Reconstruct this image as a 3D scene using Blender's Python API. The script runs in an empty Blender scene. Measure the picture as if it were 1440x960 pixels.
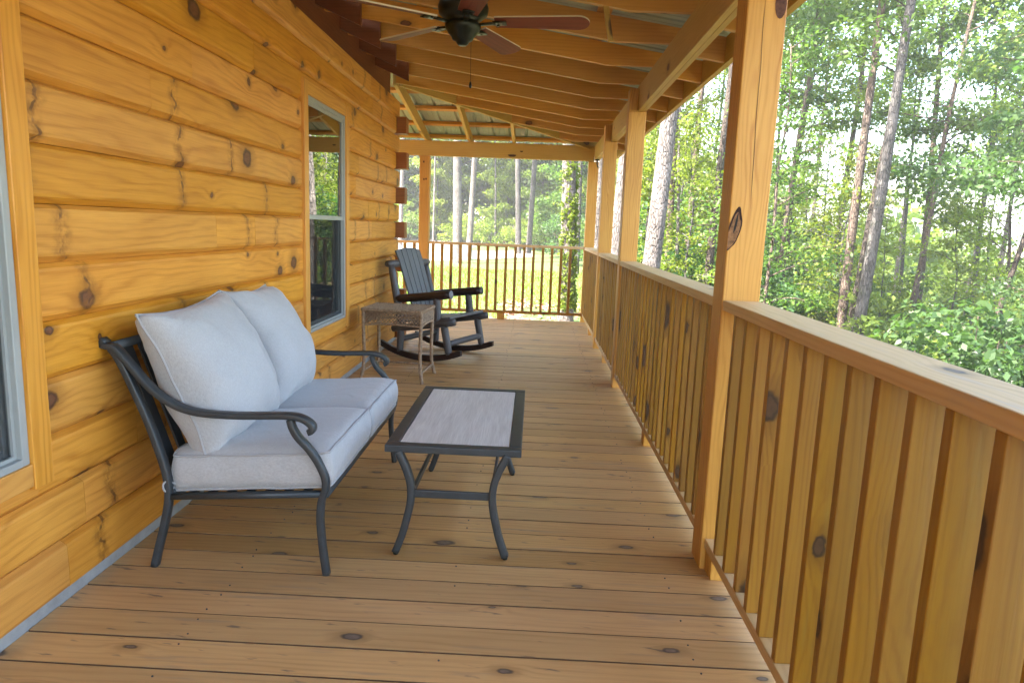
import bpy, math, random
import numpy as np
from mathutils import Vector, Matrix, noise as mnoise

random.seed(7); RNG = np.random.default_rng(11)
scene = bpy.context.scene
rad = math.radians
HAZE = .0015

# ------------------------------------------------------------------ camera
CAM = Vector((1.565, 0.0, 1.32))
roll, pitch, yaw = 0.03724, 0.16316, 0.02706
F = Vector((-math.sin(yaw)*math.cos(pitch), math.cos(yaw)*math.cos(pitch), -math.sin(pitch)))
Rr = Vector((math.cos(yaw), math.sin(yaw), 0)); Uu = Rr.cross(F)
R2 = math.cos(roll)*Rr + math.sin(roll)*Uu
U2 = -math.sin(roll)*Rr + math.cos(roll)*Uu
cam_data = bpy.data.cameras.new('camera')
cam = bpy.data.objects.new('camera', cam_data)
scene.collection.objects.link(cam)
mw = Matrix(((R2.x, U2.x, -F.x, CAM.x), (R2.y, U2.y, -F.y, CAM.y), (R2.z, U2.z, -F.z, CAM.z), (0, 0, 0, 1)))
cam.matrix_world = mw
cam_data.sensor_fit = 'HORIZONTAL'; cam_data.sensor_width = 36.0
cam_data.lens = 970.0/1440.0*36.0
cam_data.clip_start = 0.05; cam_data.clip_end = 2000
scene.camera = cam

# ------------------------------------------------------------------ sky, sun, exposure
SUN_EL, SUN_AZ = rad(52), rad(246)          # azimuth from +Y clockwise: behind the camera, to the left
w = bpy.data.worlds.new('World'); scene.world = w; w.use_nodes = True
nt = w.node_tree; nt.nodes.clear()
sky = nt.nodes.new('ShaderNodeTexSky'); sky.sky_type = 'NISHITA'; sky.sun_disc = False
sky.sun_elevation = SUN_EL; sky.sun_rotation = SUN_AZ
sky.air_density = 1.2; sky.dust_density = 3.0; sky.ozone_density = 1.0
bg = nt.nodes.new('ShaderNodeBackground'); bg.inputs['Strength'].default_value = 0.15
wo = nt.nodes.new('ShaderNodeOutputWorld')
nt.links.new(sky.outputs[0], bg.inputs[0]); nt.links.new(bg.outputs[0], wo.inputs[0])
sl = bpy.data.lights.new('sun', 'SUN'); sl.energy = 4.8; sl.angle = rad(0.53); sl.color = (1.0, 0.95, 0.86)
sun = bpy.data.objects.new('sun', sl); scene.collection.objects.link(sun)
sd = Vector((math.sin(SUN_AZ)*math.cos(SUN_EL), math.cos(SUN_AZ)*math.cos(SUN_EL), math.sin(SUN_EL)))
sun.rotation_euler = sd.to_track_quat('Z', 'Y').to_euler(); sun.location = sd*60
scene.view_settings.view_transform = 'Standard'; scene.view_settings.look = 'None'
scene.view_settings.exposure = 3.45; scene.view_settings.gamma = 1.0
scene.view_settings.use_curve_mapping = False
scene.cycles.use_denoising = True
scene.cycles.max_bounces = 10; scene.cycles.diffuse_bounces = 6; scene.cycles.glossy_bounces = 4
scene.cycles.transmission_bounces = 6; scene.cycles.transparent_max_bounces = 8
scene.cycles.sample_clamp_indirect = 8.0
scene.render.use_persistent_data = False

# ------------------------------------------------------------------ node helpers
class NG:
    def __init__(s, name):
        s.m = bpy.data.materials.new(name); s.m.use_nodes = True
        s.t = s.m.node_tree; s.t.nodes.clear()
        s.out = s.n('ShaderNodeOutputMaterial')
    def n(s, typ, **kw):
        nd = s.t.nodes.new(typ)
        for k, v in kw.items(): setattr(nd, k, v)
        return nd
    def l(s, a, b): s.t.links.new(a, b)
    def put(s, sock, v):
        if hasattr(v, 'is_output'): s.l(v, sock)
        elif v is not None:
            if hasattr(sock.default_value, '__len__') and not hasattr(v, '__len__'): v = (v,)*len(sock.default_value)
            if hasattr(v, '__len__') and hasattr(sock.default_value, '__len__') and len(sock.default_value) == 4 and len(v) == 3: v = (*v, 1)
            sock.default_value = v
    def m_(s, op, a, b=None, c=None, clamp=False):
        nd = s.n('ShaderNodeMath', operation=op); nd.use_clamp = clamp
        s.put(nd.inputs[0], a)
        if b is not None: s.put(nd.inputs[1], b)
        if c is not None: s.put(nd.inputs[2], c)
        return nd.outputs[0]
    def mix(s, f, a, b, mode='MIX'):
        nd = s.n('ShaderNodeMix', data_type='RGBA', blend_type=mode); nd.clamp_factor = True
        s.put(nd.inputs[0], f); s.put(nd.inputs[6], a); s.put(nd.inputs[7], b)
        return nd.outputs[2]
    def mr(s, v, a, b, c=0.0, d=1.0, smooth=False):
        nd = s.n('ShaderNodeMapRange'); nd.clamp = True
        if smooth: nd.interpolation_type = 'SMOOTHSTEP'
        for i, x in enumerate((v, a, b, c, d)): s.put(nd.inputs[i], x)
        return nd.outputs[0]
    def xyz(s, x, y, z=0.0):
        nd = s.n('ShaderNodeCombineXYZ')
        s.put(nd.inputs[0], x); s.put(nd.inputs[1], y); s.put(nd.inputs[2], z); return nd.outputs[0]
    def noise(s, vec, scale, detail=2, rough=.5, dist=0.0, dims='3D'):
        nd = s.n('ShaderNodeTexNoise', noise_dimensions=dims)
        s.put(nd.inputs['Vector'], vec); s.put(nd.inputs['Scale'], scale); s.put(nd.inputs['Detail'], detail)
        s.put(nd.inputs['Roughness'], rough); s.put(nd.inputs['Distortion'], dist); return nd.outputs[0]
    def bump(s, h, dist, strength=1.0, normal=None):
        nd = s.n('ShaderNodeBump'); s.put(nd.inputs['Height'], h); nd.inputs['Distance'].default_value = dist
        nd.inputs['Strength'].default_value = strength
        if normal is not None: s.l(normal, nd.inputs['Normal'])
        return nd.outputs[0]
    def bsdf(s, col, rough=.5, metal=0.0, normal=None, spec=.5, **kw):
        b = s.n('ShaderNodeBsdfPrincipled'); s.put(b.inputs['Base Color'], col); s.put(b.inputs['Roughness'], rough)
        s.put(b.inputs['Metallic'], metal); s.put(b.inputs['Specular IOR Level'], spec)
        if normal is not None: s.l(normal, b.inputs['Normal'])
        for k, v in kw.items(): s.put(b.inputs[k], v)
        s.l(b.outputs[0], s.out.inputs[0]); return b
    def rand(s):
        g = s.n('ShaderNodeNewGeometry'); o = s.n('ShaderNodeObjectInfo')
        a = s.m_('MULTIPLY', o.outputs['Random'], 7.131)
        return s.m_('FRACT', s.m_('ADD', g.outputs['Random Per Island'], a))
    def hash(s, r, k): return s.m_('FRACT', s.m_('MULTIPLY', r, k))

def wood(name, light, dark, knot=(.06, .022, .012), kdens=.35, ksize=.10, kscale=3.2, kasp=.55, ring=38, rstr=.55, var=.28, rough=.48,
         whorl=0.0, stain=0.0, bump=.0006, fibre=.35, ringwarp=.8, grey=(.22, .19, .17), marks=0):
    g = NG(name)
    uv = g.n('ShaderNodeUVMap'); sp = g.n('ShaderNodeSeparateXYZ'); g.l(uv.outputs[0], sp.inputs[0])
    u0, v0 = sp.outputs[0], sp.outputs[1]
    r = g.rand()
    u = g.m_('ADD', u0, g.m_('MULTIPLY', r, 71.3)); v = g.m_('ADD', v0, g.m_('MULTIPLY', g.hash(r, 17.7), 23.1))
    # knots
    kv = g.xyz(g.m_('MULTIPLY', u, kasp), v)
    kn = g.noise(g.xyz(u, v), 22, 2)
    vo = g.n('ShaderNodeTexVoronoi', voronoi_dimensions='2D', feature='F1'); g.l(kv, vo.inputs['Vector']); vo.inputs['Scale'].default_value = kscale
    cs = g.n('ShaderNodeSeparateColor'); g.l(vo.outputs['Color'], cs.inputs[0])
    sel = g.m_('LESS_THAN', cs.outputs[0], kdens)
    d = g.m_('ADD', vo.outputs['Distance'], g.m_('MULTIPLY', g.m_('SUBTRACT', kn, .5), ksize*.95))
    kr = g.m_('MULTIPLY', g.m_('ADD', g.m_('POWER', cs.outputs[1], 2.0), .28), ksize)
    q = g.m_('DIVIDE', d, kr)
    kmask = g.m_('MULTIPLY', sel, g.mr(q, .75, 1.05, 1, 0, True))
    kring = g.m_('MULTIPLY', sel, g.m_('MULTIPLY', g.mr(q, .6, .9, 0, 1, True), g.mr(q, .95, 1.35, 1, 0, True)))
    kshade = g.m_('MULTIPLY', sel, g.mr(q, .8, 3.4, 1, 0, True))
    swirl = g.m_('MULTIPLY', sel, g.m_('POWER', g.mr(d, 0, ksize*4.2, 1, 0), 2.0))
    # growth rings
    wn = g.noise(g.xyz(g.m_('MULTIPLY', u, .55), g.m_('MULTIPLY', v, 3.5)), 1.6, 3)
    wq = g.m_('ADD', g.m_('MULTIPLY', v, ring), g.m_('ADD', g.m_('MULTIPLY', wn, ring*.16*ringwarp), g.m_('MULTIPLY', swirl, ring*.055)))
    sn = g.m_('SINE', g.m_('MULTIPLY', wq, 6.283))
    rg = g.m_('POWER', g.m_('MULTIPLY_ADD', sn, .5, .5), 2.2)
    ramp = g.noise(g.xyz(g.m_('MULTIPLY', u, .9), g.m_('MULTIPLY', v, 8)), 2.2, 3)
    rg = g.m_('MULTIPLY', rg, g.mr(ramp, .3, .72, .1, 1))
    fb = g.noise(g.xyz(g.m_('MULTIPLY', u, 5), g.m_('MULTIPLY', v, 190)), 1.0, 3, .6)
    blot = g.noise(g.xyz(g.m_('MULTIPLY', u, 1.3), g.m_('MULTIPLY', v, 4)), 1.7, 3)
    f = g.m_('ADD', g.m_('MULTIPLY', rg, rstr), g.m_('MULTIPLY', g.m_('SUBTRACT', fb, .42), fibre*1.6), clamp=True)
    f = g.m_('ADD', f, g.m_('MULTIPLY', g.mr(blot, .3, .75), .45), clamp=True)
    col = g.mix(f, light, dark)
    col = g.mix(g.m_('MULTIPLY', kshade, .6), col, tuple(c*.62 for c in dark))
    hv = g.n('ShaderNodeHueSaturation'); g.l(col, hv.inputs['Color'])
    g.put(hv.inputs['Value'], g.m_('ADD', 1-var*.55, g.m_('MULTIPLY', g.hash(r, 31.7), var)))
    g.put(hv.inputs['Hue'], g.m_('ADD', .498, g.m_('MULTIPLY', g.hash(r, 53.1), .004)))
    g.put(hv.inputs['Saturation'], g.m_('ADD', .98, g.m_('MULTIPLY', g.hash(r, 77.3), .07)))
    col = hv.outputs[0]
    if stain:
        st = g.noise(g.xyz(g.m_('MULTIPLY', u, 1.6), g.m_('MULTIPLY', v, 16)), 1.3, 4, .6)
        col = g.mix(g.m_('MULTIPLY', g.mr(st, .56, .74, 0, 1, True), stain), col, grey)
    if marks:
        mk = g.noise(g.xyz(g.m_('ADD', g.m_('MULTIPLY', u, 5), g.m_('MULTIPLY', v, 9)), g.m_('SUBTRACT', g.m_('MULTIPLY', v, 34), g.m_('MULTIPLY', u, 6))), 1.0, 3, .55)
        col = g.mix(g.m_('MULTIPLY', g.mr(mk, .64, .72, 0, 1, True), marks), col, tuple(c*1.3 for c in knot))
    kc = g.mix(g.noise(g.xyz(u, v), 60, 2), knot, tuple(min(1, k*3.2) for k in knot))
    col = g.mix(g.m_('MULTIPLY', kmask, .88), col, kc)
    col = g.mix(g.m_('MULTIPLY', kring, .8), col, tuple(k*.7 for k in knot))
    hgt = g.m_('SUBTRACT', g.m_('MULTIPLY', fb, .5), g.m_('MULTIPLY', rg, .35))
    if whorl:
        # cracked branch whorls that cross a log from edge to edge
        wl = g.m_('ADD', g.m_('MULTIPLY', u, 2.1), g.m_('MULTIPLY', g.m_('SUBTRACT', g.noise(g.xyz(g.m_('MULTIPLY', u, .8), g.m_('MULTIPLY', v, 11)), 1.0, 3), .5), .35))
        v1 = g.n('ShaderNodeTexVoronoi', voronoi_dimensions='1D', feature='F1'); g.l(wl, v1.inputs['W']); v1.inputs['Scale'].default_value = 1.0
        c1 = g.n('ShaderNodeSeparateColor'); g.l(v1.outputs['Color'], c1.inputs[0])
        on = g.m_('LESS_THAN', c1.outputs[0], whorl)
        gap = g.mr(g.noise(g.xyz(u, g.m_('MULTIPLY', v, 1.0)), 17, 2), .42, .56, 0, 1, True)
        wid = g.m_('MULTIPLY', g.noise(g.xyz(u, v), 34, 2), .030)
        ln = g.m_('MULTIPLY', on, g.m_('MULTIPLY', gap, g.m_('LESS_THAN', v1.outputs['Distance'], wid)))
        halo = g.m_('MULTIPLY', g.m_('MULTIPLY', on, g.mr(g.noise(g.xyz(u, v), 28, 3, .6), .35, .6)), g.mr(v1.outputs['Distance'], 0, .13, 1, 0, True))
        col = g.mix(g.m_('MULTIPLY', halo, .75), col, tuple(c*.55 for c in dark))
        col = g.mix(g.m_('MULTIPLY', ln, .62), col, tuple(k*1.2 for k in knot))
        hgt = g.m_('SUBTRACT', hgt, g.m_('MULTIPLY', ln, 2.0))
    rv = g.m_('ADD', rough-.08, g.m_('MULTIPLY', fb, .18))
    g.bsdf(col, rv, normal=g.bump(hgt, bump, .8), spec=.42)
    return g.m

def plain(name, col, rough=.5, metal=0.0, spec=.5, nscale=0, namp=.12, bump=0.0, bscale=200):
    g = NG(name); tc = g.n('ShaderNodeTexCoord').outputs['Object']
    c = col; nrm = None
    if nscale:
        n = g.noise(tc, nscale, 4, .6)
        c = g.mix(g.mr(n, .3, .7), tuple(x*(1-namp) for x in col), tuple(min(1, x*(1+namp)) for x in col))
        rough = g.m_('ADD', rough-.07, g.m_('MULTIPLY', n, .14))
    if bump: nrm = g.bump(g.noise(tc, bscale, 3), bump, .7)
    g.bsdf(c, rough, metal, nrm, spec); return g.m

def fabric_mat(name, col):
    g = NG(name); tc = g.n('ShaderNodeTexCoord').outputs['Object']
    sp = g.n('ShaderNodeSeparateXYZ'); g.l(tc, sp.inputs[0])
    a = g.noise(g.xyz(g.m_('MULTIPLY', sp.outputs[0], 90), g.m_('MULTIPLY', sp.outputs[1], 900), g.m_('MULTIPLY', sp.outputs[2], 90)), 1, 2)
    b = g.noise(g.xyz(g.m_('MULTIPLY', sp.outputs[0], 500), g.m_('MULTIPLY', sp.outputs[1], 70), g.m_('MULTIPLY', sp.outputs[2], 600)), 1, 2)
    wv = g.m_('ADD', g.m_('MULTIPLY', a, .5), g.m_('MULTIPLY', b, .5))
    soft = g.noise(tc, 7, 3)
    c = g.mix(g.mr(wv, .32, .68), tuple(x*.80 for x in col), tuple(min(1, x*1.10) for x in col))
    c = g.mix(g.mr(soft, .3, .7, 0, .25), c, tuple(x*.86 for x in col))
    wr = g.noise(tc, 7, 4, .55, 1.2)
    n1 = g.bump(wr, .012, .55)
    g.bsdf(c, .92, 0, g.bump(wv, .0008, .6, n1), .2, **{'Sheen Weight': .25}); return g.m

def bark_mat(name, c0, c1, moss=.0):
    g = NG(name); uv = g.n('ShaderNodeUVMap'); sp = g.n('ShaderNodeSeparateXYZ'); g.l(uv.outputs[0], sp.inputs[0])
    o = g.n('ShaderNodeObjectInfo').outputs['Random']
    u = g.m_('ADD', sp.outputs[0], g.m_('MULTIPLY', o, 37.0)); v = sp.outputs[1]
    p = g.xyz(g.m_('MULTIPLY', u, 3.5), g.m_('MULTIPLY', v, 14), 0)
    n = g.noise(p, 2.0, 5, .62, .8)
    bl = g.noise(g.xyz(u, g.m_('MULTIPLY', v, 2.0)), 1.6, 3)
    vo = g.n('ShaderNodeTexVoronoi', feature='DISTANCE_TO_EDGE'); g.l(p, vo.inputs['Vector']); vo.inputs['Scale'].default_value = 2.2
    crack = g.mr(vo.outputs['Distance'], 0, .16, 1, 0, True)
    c = g.mix(g.mr(n, .32, .68), c0, c1)
    c = g.mix(g.m_('MULTIPLY', crack, .7), c, tuple(x*.3 for x in c0))
    c = g.mix(g.mr(bl, .5, .7, 0, .5), c, tuple(x*1.45 for x in c1))
    if moss: c = g.mix(g.mr(g.noise(g.xyz(u, v), 3, 3), .55, .7, 0, moss), c, (.06, .085, .025))
    h = g.m_('SUBTRACT', n, crack)
    g.bsdf(c, .9, 0, g.bump(h, .02, .9), .2); return g.m

def leaf_mat(name, c0, c1, c2):
    g = NG(name)
    r = g.n('ShaderNodeNewGeometry').outputs['Random Per Island']
    o = g.n('ShaderNodeObjectInfo').outputs['Random']
    tc = g.n('ShaderNodeTexCoord').outputs['Object']
    cl = g.noise(tc, .75, 2)
    c = g.mix(g.mr(r, 0, 1), c0, c1)
    c = g.mix(g.mr(cl, .42, .66), c, c2)
    hv = g.n('ShaderNodeHueSaturation'); g.l(c, hv.inputs['Color'])
    g.put(hv.inputs['Hue'], g.m_('ADD', .485, g.m_('MULTIPLY', o, .03)))
    g.put(hv.inputs['Value'], g.m_('ADD', .8, g.m_('MULTIPLY', g.hash(o, 13.7), .45)))
    c = hv.outputs[0]
    b = g.n('ShaderNodeBsdfPrincipled'); g.l(c, b.inputs['Base Color']); b.inputs['Roughness'].default_value = .42
    b.inputs['Specular IOR Level'].default_value = .35
    t = g.n('ShaderNodeBsdfTranslucent'); g.l(g.mix(1.0, c, (1.0, 1.15, .55), 'MULTIPLY'), t.inputs['Color'])
    mx = g.n('ShaderNodeMixShader'); mx.inputs[0].default_value = .56
    g.l(b.outputs[0], mx.inputs[1]); g.l(t.outputs[0], mx.inputs[2]); g.l(mx.outputs[0], g.out.inputs[0])
    return g.m

# ------------------------------------------------------------------ materials
M = {}
M['log'] = wood('log_wood', (.68, .318, .055), (.43, .162, .020), kdens=.46, ksize=.115, kscale=3.6, kasp=.8, ring=26, rstr=.6, var=.20, fibre=.55, whorl=.24, rough=.5, ringwarp=1.5, bump=.0008)
M['trim'] = wood('trim_wood', (.68, .335, .066), (.47, .185, .026), kdens=.22, ksize=.07, kscale=2.6, ring=34, rstr=.7, var=.15, rough=.42, ringwarp=1.3)
M['post'] = wood('post_wood', (.58, .315, .070), (.40, .175, .030), kdens=.07, ksize=.09, kscale=2.2, ring=60, rstr=.85, var=.15, rough=.5, ringwarp=1.2)
M['beam'] = wood('beam_wood', (.52, .335, .085), (.39, .228, .048), kdens=.25, ksize=.08, kscale=2.4, ring=46, rstr=.45, var=.15, rough=.55)
M['rafter'] = wood('rafter_wood', (.60, .305, .072), (.43, .190, .038), kdens=.34, ksize=.065, kscale=3.0, ring=40, rstr=.45, var=.2, rough=.5)
M['dark'] = wood('dark_red_wood', (.33, .115, .032), (.19, .062, .018), kdens=.2, ksize=.07, ring=36, var=.25, rough=.5)  # darker red tone for the log ends at the corner
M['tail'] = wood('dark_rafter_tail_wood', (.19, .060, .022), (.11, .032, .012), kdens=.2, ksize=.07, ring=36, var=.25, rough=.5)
M['deck'] = wood('deck_wood', (.58, .343, .142), (.41, .225, .083), knot=(.075, .055, .045), kdens=.36, ksize=.085, kscale=5.2, kasp=.5, ring=36, rstr=.55, var=.25, rough=.46, stain=.55, fibre=.5, marks=.75, grey=(.24, .18, .13))
M['cap'] = wood('cap_wood', (.58, .385, .18), (.42, .255, .10), knot=(.07, .04, .03), kdens=.3, ksize=.08, kscale=3, ring=44, rstr=.55, var=.15, rough=.5, stain=.4, grey=(.36, .30, .26))
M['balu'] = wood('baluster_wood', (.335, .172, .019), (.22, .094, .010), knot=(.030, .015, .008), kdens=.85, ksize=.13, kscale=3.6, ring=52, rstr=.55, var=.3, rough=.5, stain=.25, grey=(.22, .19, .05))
M['flash'] = plain('flashing_grey', (.30, .31, .31), .5, 0, .5, 14, .18)
M['vinyl'] = plain('vinyl_frame', (.32, .34, .335), .35, 0, .5, 5, .05)
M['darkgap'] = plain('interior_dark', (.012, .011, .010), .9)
M['steel'] = plain('galvanised_roof', (.32, .355, .30), .55, .15, .5, 6, .12)
M['metal'] = plain('charcoal_metal', (.030, .037, .043), .42, .0, .5, 30, .15, .0002, 400)
M['fabric'] = fabric_mat('grey_fabric', (.43, .435, .45))
M['piping'] = plain('piping_fabric', (.36, .365, .38), .9)
M['bronze'] = plain('dark_bronze', (.018, .020, .014), .38, .6, .5, 20, .2)
M['blade'] = wood('cherry_blade', (.19, .045, .018), (.10, .022, .010), kdens=.0, ring=30, rstr=.6, var=.1, rough=.55)
M['bladeedge'] = plain('blade_edge_pale', (.55, .47, .34), .5)
M['rockw'] = wood('black_stained_wood', (.085, .082, .085), (.048, .045, .046), knot=(.015, .01, .01), kdens=.25, ksize=.06, ring=40, rstr=.6, var=.2, rough=.42, bump=.0012)
M['rockslat'] = wood('charcoal_slat_wood', (.115, .119, .125), (.075, .078, .083), knot=(.03, .03, .03), kdens=.1, ksize=.05, ring=46, rstr=.6, var=.15, rough=.45)
M['endgrain'] = plain('log_end_grey', (.17, .17, .175), .7, 0, .3, 60, .3)
M['rockrun'] = wood('dark_runner_wood', (.030, .015, .012), (.016, .008, .007), kdens=.0, ring=36, var=.1, rough=.35)
M['gravel'] = None

def wicker_mat():
    g = NG('brown_wicker'); uv = g.n('ShaderNodeTexCoord').outputs['Object']
    n = g.noise(uv, 45, 3); n2 = g.noise(uv, 160, 2)
    c = g.mix(g.mr(n, .3, .7), (.19, .124, .074), (.37, .265, .17))
    g.bsdf(c, .55, 0, g.bump(n2, .0015, .8), .4); return g.m
M['wicker'] = wicker_mat()

def panel_mat():
    g = NG('grey_wood_look_tile'); tc = g.n('ShaderNodeTexCoord').outputs['Object']
    sp = g.n('ShaderNodeSeparateXYZ'); g.l(tc, sp.inputs[0])
    p = g.xyz(g.m_('MULTIPLY', sp.outputs[0], 26), g.m_('MULTIPLY', sp.outputs[1], 2.2), 0)
    n = g.noise(p, 1.0, 5, .65, .6); f = g.noise(g.xyz(g.m_('MULTIPLY', sp.outputs[0], 190), g.m_('MULTIPLY', sp.outputs[1], 7), 0), 1.0, 3)
    c = g.mix(g.mr(n, .3, .7), (.54, .515, .48), (.72, .70, .665))
    c = g.mix(g.mr(f, .35, .7, 0, .5), c, (.40, .37, .36))
    g.bsdf(c, .42, 0, g.bump(f, .0003, .6), .5); return g.m
M['panel'] = panel_mat()

def glass_mat():
    g = NG('window_glass')
    d = g.n('ShaderNodeBsdfDiffuse'); d.inputs[0].default_value = (.010, .011, .011, 1)
    gl = g.n('ShaderNodeBsdfGlossy'); gl.inputs['Roughness'].default_value = .012; gl.inputs[0].default_value = (.93, .96, .95, 1)
    fr = g.n('ShaderNodeFresnel'); fr.inputs[0].default_value = 1.52
    tc = g.n('ShaderNodeTexCoord').outputs['Object']
    nb = g.bump(g.noise(tc, 2.2, 1), .0015, .25); g.l(nb, gl.inputs['Normal'])
    f = g.m_('MULTIPLY_ADD', fr.outputs[0], 1.75, .03, clamp=True)     # two panes reflect nearly twice
    mx = g.n('ShaderNodeMixShader'); g.l(f, mx.inputs[0]); g.l(d.outputs[0], mx.inputs[1]); g.l(gl.outputs[0], mx.inputs[2])
    g.l(mx.outputs[0], g.out.inputs[0]); return g.m
M['glass'] = glass_mat()

def screen_mat():
    g = NG('insect_screen')
    d = g.n('ShaderNodeBsdfDiffuse'); d.inputs[0].default_value = (.035, .037, .040, 1)
    t = g.n('ShaderNodeBsdfTransparent'); mx = g.n('ShaderNodeMixShader'); mx.inputs[0].default_value = .66
    g.l(d.outputs[0], mx.inputs[1]); g.l(t.outputs[0], mx.inputs[2]); g.l(mx.outputs[0], g.out.inputs[0]); return g.m
M['screen'] = screen_mat()

M['bark_pale'] = bark_mat('pale_bark', (.110, .092, .080), (.20, .172, .155))
M['bark_brown'] = bark_mat('brown_bark', (.070, .048, .037), (.145, .105, .083), .25)
M['bark_grey'] = bark_mat('grey_bark', (.055, .048, .044), (.115, .103, .096), .25)
M['bark_dark'] = bark_mat('dark_bark', (.038, .029, .024), (.082, .062, .05), .2)
M['leaf_mid'] = leaf_mat('leaf_mid_green', (.075, .125, .022), (.120, .170, .028), (.080, .140, .030))
M['leaf_bright'] = leaf_mat('leaf_bright_green', (.110, .165, .018), (.175, .210, .026), (.130, .180, .020))
M['leaf_dark'] = leaf_mat('leaf_dark_green', (.042, .092, .030), (.070, .128, .036), (.050, .106, .034))

def ground_mat():
    g = NG('leaf_litter_ground'); tc = g.n('ShaderNodeTexCoord').outputs['Object']
    n = g.noise(tc, .35, 4); n2 = g.noise(tc, 9, 4, .65)
    c = g.mix(g.mr(n2, .3, .7), (.10, .060, .040), (.23, .15, .11))
    c = g.mix(g.mr(n, .42, .60), c, (.055, .10, .03))
    g.bsdf(c, .95, 0, g.bump(n2, .04, .8), .1); return g.m
def lawn_mat():
    g = NG('lawn_grass'); tc = g.n('ShaderNodeTexCoord').outputs['Object']
    n = g.noise(tc, .45, 4); n2 = g.noise(tc, 24, 3, .6)
    c = g.mix(g.mr(n, .35, .65), (.062, .092, .032), (.098, .116, .048))
    c = g.mix(g.mr(n2, .3, .7, 0, .6), c, (.042, .075, .016))
    g.bsdf(c, .95, 0, g.bump(n2, .03, .8), .1); return g.m
def gravel_mat():
    g = NG('gravel'); tc = g.n('ShaderNodeTexCoord').outputs['Object']
    n = g.noise(tc, 30, 4, .7); n2 = g.noise(tc, .6, 3)
    c = g.mix(g.mr(n, .3, .7), (.20, .18, .16), (.34, .31, .285))
    c = g.mix(g.mr(n2, .5, .7, 0, .6), c, (.33, .26, .20))
    g.bsdf(c, .95, 0, g.bump(n, .02, .8), .1); return g.m
M['ground'] = ground_mat(); M['lawn'] = lawn_mat(); M['gravel'] = gravel_mat()

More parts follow.
